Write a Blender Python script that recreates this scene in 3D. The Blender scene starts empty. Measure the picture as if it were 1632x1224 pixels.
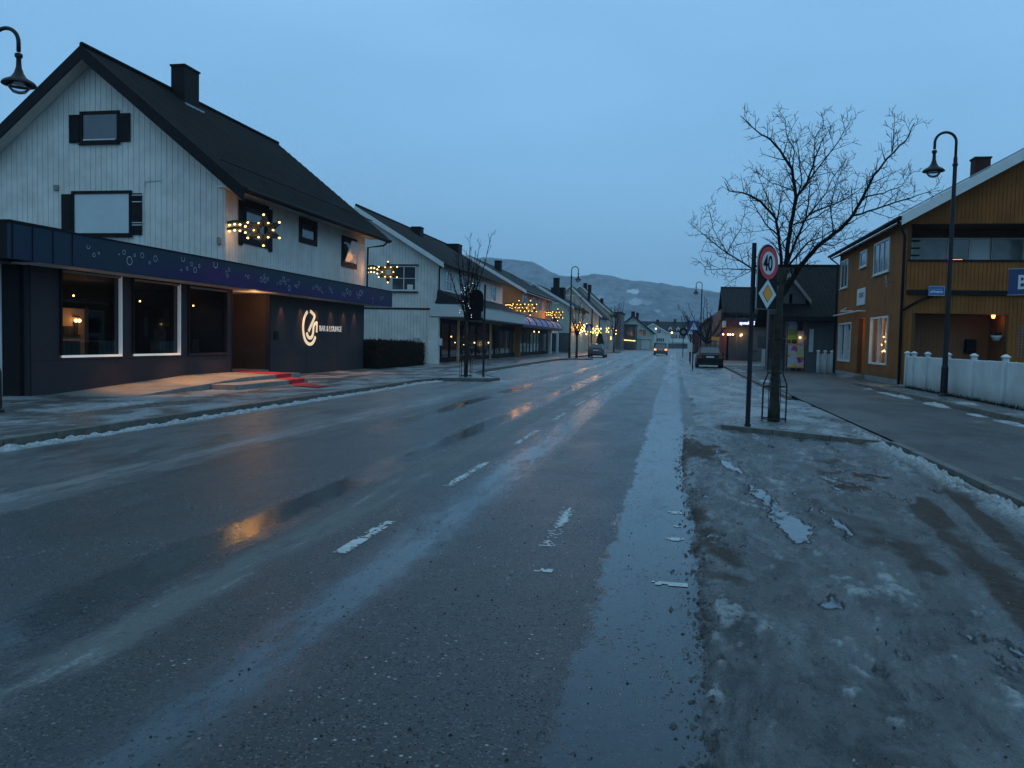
import bpy, bmesh, math, random
from mathutils import Matrix, Vector, noise
random.seed(7)
R = math.radians
S = bpy.context.scene
COL = S.collection
NV = noise.noise

# ------------------------------------------------------------------ node helper
class Mat:
    def __init__(s, name):
        s.m = bpy.data.materials.new(name); s.m.use_nodes = True
        s.t = s.m.node_tree; s.t.nodes.clear()
        s.out = s.n('ShaderNodeOutputMaterial')
    def n(s, typ, **k):
        n = s.t.nodes.new(typ)
        for a, b in k.items(): setattr(n, a, b)
        return n
    def put(s, sock, v):
        if v is None: return
        if isinstance(v, bpy.types.NodeSocket): s.t.links.new(v, sock)
        elif isinstance(v, (tuple, list)) and len(v) == 3 and sock.type == 'RGBA': sock.default_value = (*v, 1)
        else: sock.default_value = v
    def math(s, op, a, b=None, c=None, clamp=False):
        n = s.n('ShaderNodeMath', operation=op, use_clamp=clamp)
        s.put(n.inputs[0], a); s.put(n.inputs[1], b)
        if c is not None: s.put(n.inputs[2], c)
        return n.outputs[0]
    def add(s, a, b): return s.math('ADD', a, b)
    def mul(s, a, b): return s.math('MULTIPLY', a, b)
    def sub(s, a, b): return s.math('SUBTRACT', a, b)
    def mx(s, a, b): return s.math('MAXIMUM', a, b)
    def step(s, v, a, b, lo=0., hi=1.):
        n = s.n('ShaderNodeMapRange', interpolation_type='SMOOTHSTEP')
        s.put(n.inputs[0], v); s.put(n.inputs[1], a); s.put(n.inputs[2], b); s.put(n.inputs[3], lo); s.put(n.inputs[4], hi)
        return n.outputs[0]
    def pos(s, sx=1, sy=1, sz=1):
        g = s.n('ShaderNodeNewGeometry')
        if (sx, sy, sz) == (1, 1, 1): return g.outputs['Position']
        v = s.n('ShaderNodeVectorMath', operation='MULTIPLY'); s.put(v.inputs[0], g.outputs['Position']); v.inputs[1].default_value = (sx, sy, sz)
        return v.outputs[0]
    def xyz(s):
        n = s.n('ShaderNodeSeparateXYZ'); s.put(n.inputs[0], s.pos()); return n.outputs
    def noise(s, vec, scale=1, detail=4, rough=.55, dist=0):
        n = s.n('ShaderNodeTexNoise'); s.put(n.inputs['Vector'], vec)
        n.inputs['Scale'].default_value = scale; n.inputs['Detail'].default_value = detail
        n.inputs['Roughness'].default_value = rough; n.inputs['Distortion'].default_value = dist
        return n.outputs[0]
    def voro(s, vec, scale, feat='F1', out='Distance', rand=1):
        n = s.n('ShaderNodeTexVoronoi', feature=feat); s.put(n.inputs['Vector'], vec); n.inputs['Scale'].default_value = scale
        n.inputs['Randomness'].default_value = rand
        return n.outputs[out]
    def mix(s, f, a, b):
        n = s.n('ShaderNodeMix', data_type='RGBA'); s.put(n.inputs[0], f); s.put(n.inputs[6], a); s.put(n.inputs[7], b); return n.outputs[2]
    def mixf(s, f, a, b):
        n = s.n('ShaderNodeMix', data_type='FLOAT'); s.put(n.inputs[0], f); s.put(n.inputs[2], a); s.put(n.inputs[3], b); return n.outputs[0]
    def bump(s, h, strength=.5, dist=.01, normal=None):
        n = s.n('ShaderNodeBump'); s.put(n.inputs['Strength'], strength); n.inputs['Distance'].default_value = dist
        s.put(n.inputs['Height'], h); s.put(n.inputs['Normal'], normal); return n.outputs[0]
    def pbr(s, col, rough=.6, metal=0, normal=None, spec=None, emit=None, es=0, coat=None, alpha=None, link=True):
        p = s.n('ShaderNodeBsdfPrincipled'); s.p = p
        s.put(p.inputs['Base Color'], col); s.put(p.inputs['Roughness'], rough); s.put(p.inputs['Metallic'], metal)
        s.put(p.inputs['Normal'], normal); s.put(p.inputs['Specular IOR Level'], spec); s.put(p.inputs['Coat Weight'], coat)
        s.put(p.inputs['Alpha'], alpha)
        if emit is not None: s.put(p.inputs['Emission Color'], emit); p.inputs['Emission Strength'].default_value = es
        if link: s.t.links.new(p.outputs[0], s.out.inputs[0])
        return p.outputs[0]

def simple(name, col, rough=.6, metal=0, var=.18, vs=1.5, bs=40, bst=.15, spec=None, coat=None):
    k = Mat(name)
    v = k.noise(k.pos(), vs, 5, .65)
    c = k.mix(k.step(v, .3, .7), tuple(x*(1-var) for x in col), tuple(min(1, x*(1+var)) for x in col))
    f = k.noise(k.pos(), bs, 3)
    k.pbr(c, k.mixf(f, max(.02, rough-.08), min(1, rough+.08)), metal, k.bump(f, bst, .004), spec, coat=coat)
    return k.m
def emis(name, col, st, sample=False):
    k = Mat(name); k.pbr(col, .5, emit=col, es=st)
    if not sample:
        try: k.m.cycles.emission_sampling = 'NONE'
        except Exception: pass
    return k.m
def boardmat(name, col, axis, pitch=.16, rough=.6, var=.12, groove=.35):
    """painted boarding: streaky weathering along the boards, each board slightly different; grooves are bumped"""
    k = Mat(name); x = k.xyz()
    a = {'x': x[0], 'y': x[1], 'z': x[2], 'h': k.add(x[0], x[1])}[axis]
    q = k.math('DIVIDE', a, pitch); fr = k.math('FRACT', q); idx = k.math('FLOOR', q)
    g = k.mul(k.step(fr, 0., .07), k.step(fr, 1., .93))
    w = k.n('ShaderNodeTexWhiteNoise', noise_dimensions='1D'); k.put(w.inputs['W'], idx)
    st = k.noise(k.pos(*((9, 9, .7) if axis != 'z' else (.7, .7, 9))), 1.3, 5, .65)
    v = k.add(k.mul(w.outputs[0], .4), k.mul(st, .6))
    c = k.mix(v, tuple(t*(1-var) for t in col), tuple(min(1, t*(1+var)) for t in col))
    c = k.mix(k.mul(k.sub(1., g), groove), c, tuple(t*.25 for t in col))
    n = k.bump(g, .6, .012); n = k.bump(k.noise(k.pos(), 60, 3), .1, .003, n)
    k.pbr(c, rough, normal=n); return k.m

def painted(name, col, rough=.6, dirt=(.08, .08, .07), splash=0., var=.12):
    """painted wood: rain streaks down the boards, blotches, and splashed grime near the ground"""
    k = Mat(name); X, Y, Z = k.xyz()
    st = k.noise(k.pos(6, 6, .45), 1.6, 6, .7); bl = k.noise(k.pos(), 1.1, 5, .65); f = k.noise(k.pos(14, 14, 3), 4, 4, .7)
    c = k.mix(k.step(bl, .3, .7), tuple(x*(1-var) for x in col), tuple(min(1, x*(1+var)) for x in col))
    c = k.mix(k.mul(k.step(st, .52, .75), .45), c, tuple(a*.5+b*.5 for a, b in zip(col, dirt)))
    c = k.mix(k.mul(k.step(f, .6, .8), .25), c, tuple(x*.6 for x in col))
    if splash: c = k.mix(k.mul(k.step(k.add(Z, k.mul(k.sub(f, .5), .6)), .75, .15), splash), c, dirt)
    k.pbr(c, k.mixf(bl, rough-.1, rough+.12), normal=k.bump(f, .25, .004), spec=.2); return k.m
M = {}
M['white'] = painted('white_painted_boards', (.66, .64, .58), .7, (.16, .17, .14))
M['white_h'] = boardmat('white_boards_across', (.55, .57, .54), 'z', .14)
M['white_b'] = boardmat('white_boards', (.50, .53, .50), 'h', .2)
M['pale_b'] = boardmat('pale_green_boards', (.42, .47, .38), 'h', .2)
M['grey_b'] = boardmat('grey_boards', (.33, .36, .35), 'h', .2)
M['cream_b'] = boardmat('cream_boards', (.38, .38, .32), 'h', .2)
M['orange'] = painted('ochre_painted_boards', (.25, .088, .019), .78, (.05, .032, .02), .4, .2)
M['fencew'] = painted('white_fence_paint', (.55, .58, .57), .6, (.15, .15, .13), .6)
M['orange_b'] = boardmat('ochre_boards', (.22, .085, .02), 'h', .16, var=.1)
M['orange2_b'] = boardmat('burnt_orange_boards', (.52, .19, .05), 'h', .16, var=.1)
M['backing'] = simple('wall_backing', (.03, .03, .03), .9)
M['backing_w'] = simple('pale_wall_backing', (.16, .17, .16), .9)
M['backing_o'] = simple('ochre_wall_backing', (.10, .045, .01), .9)
M['black'] = simple('black_trim', (.010, .008, .009), .65, spec=.15)
M['trimw'] = simple('white_trim', (.6, .62, .6), .45, var=.06)
M['panel'] = simple('charcoal_wall_panel', (.036, .031, .036), .6, var=.12, vs=.6, bst=.05, spec=.2)
M['grey'] = simple('grey_concrete', (.20, .20, .19), .7, vs=3)
M['tile'] = simple('dark_roof_tiles', (.0075, .0075, .008), .75, var=.5, vs=1.2, bst=1., spec=.08)
M['tile2'] = simple('slate_roof', (.016, .017, .019), .75, vs=2, bst=.5, spec=.15)
M['brown_b'] = boardmat('dark_brown_boards', (.05, .036, .03), 'h', .15)
M['redb'] = boardmat('dark_red_boards', (.10, .022, .02), 'h', .15)
M['dgrey_b'] = boardmat('dark_grey_boards', (.07, .075, .075), 'h', .15)
M['brick'] = simple('brick_chimney', (.06, .03, .024), .85, vs=6, spec=.1)
M['steel'] = simple('black_lamp_steel', (.008, .008, .010), .45, .0, spec=.3)
M['galv'] = simple('galvanised_steel', (.25, .26, .27), .4, .8)
M['bowl'] = None
M['carpet'] = simple('red_carpet', (.34, .014, .022), .9, var=.15, bs=200, bst=.5)
M['bark'] = simple('wet_bark', (.034, .032, .022), .8, var=.5, vs=7, bs=45, bst=1., spec=.2)
M['twig'] = simple('dark_twigs', (.016, .012, .011), .85, spec=.1)
M['garland'] = simple('green_garland', (.012, .022, .010), .8, bs=120, bst=.8)
M['bulb'] = emis('warm_bulb', (1., .58, .18), 14)
M['bulb_soft'] = emis('warm_bulb_dim', (1., .55, .2), 5)
M['lampwarm'] = emis('amber_lamp_glow', (1., .45, .12), 3.)
M['neon'] = emis('white_sign_glow', (.9, .95, 1.), 1.4)
M['logo'] = emis('logo_glow', (1., .74, .48), .60); M['letters'] = emis('letter_glow', (1., .86, .78), .22)
M['strip'] = emis('window_light_strip', (1., .92, .80), .20); M['strip2'] = emis('window_light_strip_side', (.9, .95, .95), .07)
M['red'] = simple('sign_red', (.55, .02, .025), .4, var=.05)
M['signw'] = simple('sign_white', (.60, .62, .62), .4, var=.05)
M['signk'] = simple('sign_black', (.006, .006, .007), .6, var=.05, spec=.15)
M['signy'] = simple('sign_yellow', (.85, .30, .004), .4, var=.05)
M['signb'] = simple('sign_blue', (.006, .035, .17), .4, var=.05)
M['signnavy'] = simple('sign_navy', (.012, .03, .11), .4, var=.05)
M['curtain'] = simple('white_curtain', (.7, .68, .6), .9, var=.05)
M['rubber'] = simple('tyre_rubber', (.012, .012, .013), .8)
M['plant'] = simple('hedge_twigs', (.026, .018, .012), .9, spec=.05)
M['lav'] = simple('lavender_awning', (.32, .27, .42), .7, var=.08)
M['purple'] = simple('dark_purple_trim', (.05, .02, .05), .6)
def glassmat(name, tint=(.75, .8, .8), rough=.02):
    k = Mat(name); f = k.n('ShaderNodeFresnel'); f.inputs[0].default_value = 1.5
    g = k.n('ShaderNodeBsdfGlossy'); g.inputs['Roughness'].default_value = rough; k.put(g.inputs[0], (.9, .9, .9))
    t = k.n('ShaderNodeBsdfTransparent'); k.put(t.inputs[0], tint)
    x = k.n('ShaderNodeMixShader'); k.put(x.inputs[0], f.outputs[0]); k.t.links.new(t.outputs[0], x.inputs[1]); k.t.links.new(g.outputs[0], x.inputs[2])
    k.t.links.new(x.outputs[0], k.out.inputs[0]); return k.m
M['glass'] = glassmat('window_glass')
M['bowl'] = glassmat('lamp_bowl_glass', (.8, .85, .9), .1)
M['pane'] = simple('dark_window_pane', (.05, .06, .07), .06, var=.2, vs=.7, bst=.02, spec=.9)
M['blind'] = simple('pale_window_blind', (.50, .56, .56), .5, var=.05, coat=.5)

M['dimcurtain'] = simple('net_curtain_behind_glass', (.20, .22, .21), .35, var=.25, vs=2.5, bst=.02, coat=.5)
# ------------------------------------------------------------------ mesh builder
ORG = {}
def org(o):
    return ORG.get(o.name, Vector((0, 0, 0))) if o else Vector((0, 0, 0))
class MB:
    def __init__(s): s.v = []; s.f = []
    def poly(s, pts, flip=False):
        b = len(s.v); s.v += [tuple(p) for p in pts]; i = list(range(b, b+len(pts))); s.f.append(i[::-1] if flip else i); return s
    def box(s, x0, x1, y0, y1, z0, z1):
        if x0 > x1: x0, x1 = x1, x0
        if y0 > y1: y0, y1 = y1, y0
        if z0 > z1: z0, z1 = z1, z0
        b = len(s.v)
        s.v += [(x0,y0,z0),(x1,y0,z0),(x1,y1,z0),(x0,y1,z0),(x0,y0,z1),(x1,y0,z1),(x1,y1,z1),(x0,y1,z1)]
        s.f += [[b+i for i in q] for q in ((3,2,1,0),(4,5,6,7),(0,1,5,4),(1,2,6,5),(2,3,7,6),(3,0,4,7))]; return s
    def ext(s, pts, d):
        """closed polygon extruded by vector d"""
        b = len(s.v); n = len(pts); s.v += [tuple(p) for p in pts]; s.v += [tuple(Vector(p)+Vector(d)) for p in pts]
        s.f.append(list(range(b, b+n))[::-1]); s.f.append(list(range(b+n, b+2*n)))
        for i in range(n): j = (i+1) % n; s.f.append([b+i, b+j, b+n+j, b+n+i])
        return s
    def tube(s, pts, rad, n=6, caps=True):
        pts = [Vector(p) for p in pts]; N = len(pts)
        if not isinstance(rad, (list, tuple)): rad = [rad]*N
        b = len(s.v); ref = None
        for i, p in enumerate(pts):
            d = (pts[min(i+1, N-1)] - pts[max(i-1, 0)])
            if d.length < 1e-9: d = Vector((0, 0, 1))
            d.normalize()
            if ref is None: ref = d.orthogonal().normalized()
            u = ref - d*ref.dot(d)
            if u.length < 1e-4: u = d.orthogonal()
            u.normalize(); ref = u; w = d.cross(u)
            for k in range(n):
                a = 2*math.pi*k/n; s.v.append(tuple(p + (u*math.cos(a)+w*math.sin(a))*rad[i]))
        for i in range(N-1):
            for k in range(n):
                k2 = (k+1) % n; s.f.append([b+i*n+k, b+i*n+k2, b+(i+1)*n+k2, b+(i+1)*n+k])
        if caps:
            s.f.append([b+k for k in range(n)][::-1]); s.f.append([b+(N-1)*n+k for k in range(n)])
        return s
    def lathe(s, c, prof, n=16):
        """profile of (r, z) turned about the vertical through c"""
        return s.tube([(c[0], c[1], c[2]+z) for r, z in prof], [max(r, .0005) for r, z in prof], n) if False else s._lathe(c, prof, n)
    def _lathe(s, c, prof, n):
        b = len(s.v)
        for r, z in prof:
            for k in range(n):
                a = 2*math.pi*k/n; s.v.append((c[0]+r*math.cos(a), c[1]+r*math.sin(a), c[2]+z))
        for i in range(len(prof)-1):
            for k in range(n):
                k2 = (k+1) % n; s.f.append([b+i*n+k, b+i*n+k2, b+(i+1)*n+k2, b+(i+1)*n+k])
        s.f.append([b+k for k in range(n)][::-1]); s.f.append([b+(len(prof)-1)*n+k for k in range(n)]); return s
    def ball(s, c, r, n=8, m=5, sz=1):
        return s._lathe(c, [(max(r*math.sin(math.pi*i/m), .0004), -r*sz*math.cos(math.pi*i/m)) for i in range(m+1)], n)
    def build(s, name, mat, parent=None, loc=None, smooth=False, bevel=0):
        me = bpy.data.meshes.new(name)
        o = bpy.data.objects.new(name, me); COL.objects.link(o)
        og = org(parent) if parent else Vector(loc or (0, 0, 0))
        if parent: o.parent = parent
        else: o.location = og
        me.from_pydata([(x-og.x, y-og.y, z-og.z) for x, y, z in s.v], [], s.f)
        me.validate()
        bm = bmesh.new(); bm.from_mesh(me); bmesh.ops.recalc_face_normals(bm, faces=bm.faces)
        if bevel: bmesh.ops.remove_doubles(bm, verts=bm.verts, dist=1e-5); bmesh.ops.bevel(bm, geom=bm.edges[:], offset=bevel, segments=2, affect='EDGES', clamp_overlap=True)
        bm.to_mesh(me); bm.free()
        if mat: me.materials.append(M[mat] if isinstance(mat, str) else mat)
        if smooth:
            for p in me.polygons: p.use_smooth = True
        ORG[o.name] = og
        return o
def tag(o, label=None, cat=None, group=None, kind=None):
    if label: o['label'] = label
    if cat: o['category'] = cat
    if group: o['group'] = group
    if kind: o['kind'] = kind
    return o
def thing(name, loc, label, cat, group=None):
    o = bpy.data.objects.new(name, None); COL.objects.link(o); o.location = loc; o.empty_display_size = .2
    ORG[o.name] = Vector(loc); return tag(o, label, cat, group)
def copy_tree(o, parent=None, loc=None, rz=None):
    c = o.copy(); COL.objects.link(c)
    if parent: c.parent = parent
    else:
        if loc is not None: c.location = loc
        if rz is not None: c.rotation_euler = (0, 0, rz)
    ORG[c.name] = Vector(c.location) if not parent else org(parent)
    for ch in [q for q in KIDS.get(o.name, [])]: copy_tree(ch, c)
    return c
KIDS = {}
def reg(root):
    """remember the children of a prototype"""
    for o in bpy.data.objects:
        if o.parent: KIDS.setdefault(o.parent.name, [])
        if o.parent and o not in KIDS[o.parent.name]: KIDS[o.parent.name].append(o)
    return root
def struct(mb, name, mat, smooth=False): return tag(mb.build(name, mat, smooth=smooth), kind='structure')

# oriented box helper: face plane ('x' or 'y'), at pl, outward sign n
def pb(mb, ax, pl, n, a0, a1, z0, z1, d0, d1):
    if ax == 'x': mb.box(pl+n*d0, pl+n*d1, a0, a1, z0, z1)
    else: mb.box(a0, a1, pl+n*d0, pl+n*d1, z0, z1)
    return mb
def pt(ax, pl, n, a, z, d): return (pl+n*d, a, z) if ax == 'x' else (a, pl+n*d, z)
def cut(z0, z1, a0, a1, holes):
    segs = [(z0, z1)]
    for h in holes:
        if h[0] < a1-1e-6 and h[1] > a0+1e-6:
            ns = []
            for s0, s1 in segs:
                if h[2] >= s1 or h[3] <= s0: ns.append((s0, s1)); continue
                if h[2] > s0: ns.append((s0, h[2]))
                if h[3] < s1: ns.append((h[3], s1))
            segs = ns
    return segs
def panel(mb, ax, pl, n, a0, a1, z0, zt, holes=(), d0=-.12, d1=0.):
    """wall slab with rectangular openings; zt is a height or a function of the position"""
    f = zt if callable(zt) else (lambda a: zt)
    br = sorted({a0, a1, *[h[0] for h in holes if a0 < h[0] < a1], *[h[1] for h in holes if a0 < h[1] < a1]})
    ex = getattr(f, 'peaks', []); br = sorted(set(br) | {p for p in ex if a0 < p < a1})
    for p, q in zip(br[:-1], br[1:]):
        zl, zr = f(p+1e-5), f(q-1e-5); zm = min(zl, zr)
        for s0, s1 in cut(z0, zm, p, q, holes):
            if s1 < zm-1e-6 or abs(zl-zr) < 1e-5: pb(mb, ax, pl, n, p, q, s0, s1, d0, d1)
            else: mb.ext([pt(ax, pl, n, p, s0, d0), pt(ax, pl, n, q, s0, d0), pt(ax, pl, n, q, zr, d0), pt(ax, pl, n, p, zl, d0)],
                         Vector(pt(ax, 0, n, 0, 0, d1-d0)))
    return mb
def boards(mb, ax, pl, n, a0, a1, z0, zt, holes=(), w=.2, gap=.014, th=.022, seed=1):
    f = zt if callable(zt) else (lambda a: zt); rnd = random.Random(seed); a = a0
    while a < a1-1e-4:
        b = min(a+w, a1); p, q = a+gap/2, b-gap/2
        if q-p > .01:
            t = th + rnd.uniform(-.003, .003); zl, zr = f(p), f(q); zm = min(zl, zr)
            ch = cut(z0, zm, p, q, holes)
            for s0, s1 in ch:
                if s1 < zm-1e-6: pb(mb, ax, pl, n, p, q, s0, s1, 0, t)
                else: mb.ext([pt(ax, pl, n, p, s0, 0), pt(ax, pl, n, q, s0, 0), pt(ax, pl, n, q, zr, 0), pt(ax, pl, n, p, zl, 0)], Vector(pt(ax, 0, n, 0, 0, t)))
        a = b
    return mb
def gablef(xc, zr, slope):
    def f(a): return zr - abs(a-xc)*slope
    f.peaks = [xc]; return f
def window(parent, ax, pl, n, a0, a1, z0, z1, frame='trimw', pane='pane', fw=.07, bars=(1, 0), dep=.05, sill=True, back=0., label=None):
    """frame proud of the wall with mullions, pane and sill; back>0 sets the pane into an opening"""
    f = MB()
    pb(f, ax, pl, n, a0-fw, a1+fw, z1, z1+fw, -back, dep); pb(f, ax, pl, n, a0-fw, a1+fw, z0-fw, z0, -back, dep)
    pb(f, ax, pl, n, a0-fw, a0, z0, z1, -back, dep); pb(f, ax, pl, n, a1, a1+fw, z0, z1, -back, dep)
    for i in range(1, bars[0]): m = a0+(a1-a0)*i/bars[0]; pb(f, ax, pl, n, m-.025, m+.025, z0, z1, .012-back, dep-.008)
    for i in range(1, bars[1]+1):
        m = z0+(z1-z0)*i/(bars[1]+1); ms = [a0]+[a0+(a1-a0)*j/bars[0] for j in range(1, bars[0])]+[a1]
        for j in range(len(ms)-1): pb(f, ax, pl, n, ms[j]+(.025 if j else 0), ms[j+1]-(.025 if j < len(ms)-2 else 0), m-.02, m+.02, .012-back, dep-.012)
    w = f.build('window', frame, parent)
    if label: w['label'] = label
    g = MB(); pb(g, ax, pl, n, a0+.002, a1-.002, z0+.002, z1-.002, .002-back, .01-back); g.build('pane', pane, w)
    if sill: q = MB(); pb(q, ax, pl, n, a0-fw-.03, a1+fw+.03, z0-fw-.035, z0-fw, 0, dep+.05); q.build('sill', frame, w)
    return w
def roof(parent, ax, c, e, a0, a1, zr, slope, th=.16, mat='tile', ribs=True, name='roof', sides=(1, 1)):
    """gable roof: ridge along ax ('x' or 'y'), ridge at cross position c, half width e, from a0 to a1"""
    m = MB()
    L = math.hypot(1, slope)
    for sgn, on in zip((-1, 1), sides):
        if not on: continue
        nc = max(4, int(e*L/.36)); nw = max(3, int((a1-a0)/.075)) if ribs else 1
        if ribs:
            b = len(m.v)
            for i in range(nc):
                for t, lift in ((i, .032), (i+1, .0)):
                    d = e*t/nc; zz = zr-d*slope+lift
                    for j in range(nw+1):
                        a = a0+(a1-a0)*j/nw; h = zz+.016*math.sin(2*math.pi*a/.30)+.006*NV((a*2, d*2, 1))
                        m.v.append((c+sgn*d, a, h) if ax == 'y' else (a, c+sgn*d, h))
            for r in range(2*nc-1):
                for j in range(nw): m.f.append([b+r*(nw+1)+j, b+r*(nw+1)+j+1, b+(r+1)*(nw+1)+j+1, b+(r+1)*(nw+1)+j])
        z1 = zr-e*slope; q = [(c, zr-.012), (c+sgn*e, z1-.012), (c+sgn*e, z1-th), (c, zr-th)]
        P = [(x, a0, z) if ax == 'y' else (a0, x, z) for x, z in q]
        m.ext(P, (0, a1-a0, 0) if ax == 'y' else (a1-a0, 0, 0))
    if ribs:
        pts = [(c, a0, zr+.05), (c, a1, zr+.05)] if ax == 'y' else [(a0, c, zr+.05), (a1, c, zr+.05)]
        m.tube(pts, .09, 8)
    return m.build(name, mat, parent)
def bargeboard(parent, ax, c, e, a, zr, slope, h=.35, th=.05, mat='black', sides=(1, 1)):
    for sgn, on in zip((-1, 1), sides):
        if not on: continue
        m = MB(); z1 = zr-e*slope
        q = [(c+sgn*.0, zr+.0), (c+sgn*e, z1+.0), (c+sgn*e, z1-h), (c+sgn*.0, zr-h)]
        m.ext([(x, a, z) if ax == 'y' else (a, x, z) for x, z in q], (0, -th, 0) if ax == 'y' else (-th, 0, 0))
        m.build('bargeboard', mat, parent)
def gutter(parent, x, y0, y1, z, mat='black', down=None):
    m = MB(); m.tube([(x, y0, z), (x, y1, z)], .07, 8); g = m.build('gutter', mat, parent)
    return g
def pipe(parent, pts, r=.045, mat='black'): return MB().tube(pts, r, 8).build('downpipe', mat, parent, smooth=True)
def chimney(rf, x0, x1, y0, y1, z0, z1, mat='black'):
    m = MB(); m.box(x0, x1, y0, y1, z0, z1); m.box(x0-.04, x1+.04, y0-.04, y1+.04, z1, z1+.07); return m.build('chimney', mat, rf)
def text(body, size, mat, parent, mtx, ext=.006, bold=.0, name='lettering', sx=1):
    cu = bpy.data.curves.new('t', 'FONT'); cu.body = body; cu.size = size; cu.extrude = ext; cu.offset = bold; cu.resolution_u = 3
    cu.align_x = 'LEFT'
    tmp = bpy.data.objects.new('t', cu); COL.objects.link(tmp)
    me = bpy.data.meshes.new_from_object(tmp.evaluated_get(bpy.context.evaluated_depsgraph_get()))
    bpy.data.objects.remove(tmp); bpy.data.curves.remove(cu)
    me.transform(Matrix.Diagonal((sx, 1, 1, 1)))
    me.transform(mtx); me.transform(Matrix.Translation(-org(parent))); me.name = name
    o = bpy.data.objects.new(name, me); COL.objects.link(o); o.parent = parent; me.materials.clear(); me.materials.append(M[mat]); ORG[o.name] = org(parent)
    return o
def frame(origin, right, up=(0, 0, 1)):
    r = Vector(right).normalized(); u = Vector(up); f = r.cross(u)
    return Matrix(((r.x, u.x, f.x, origin[0]), (r.y, u.y, f.y, origin[1]), (r.z, u.z, f.z, origin[2]), (0, 0, 0, 1)))
def light(name, typ, loc, energy, col=(1, .62, .3), size=.1, rot=None, **k):
    l = bpy.data.lights.new(name, typ); l.energy = energy; l.color = col
    if typ in ('POINT', 'SPOT'): l.shadow_soft_size = size
    for a, b in k.items(): setattr(l, a, b)
    o = bpy.data.objects.new(name, l); COL.objects.link(o); o.location = loc
    if rot: o.rotation_euler = rot
    return o

exec_parts = []
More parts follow.
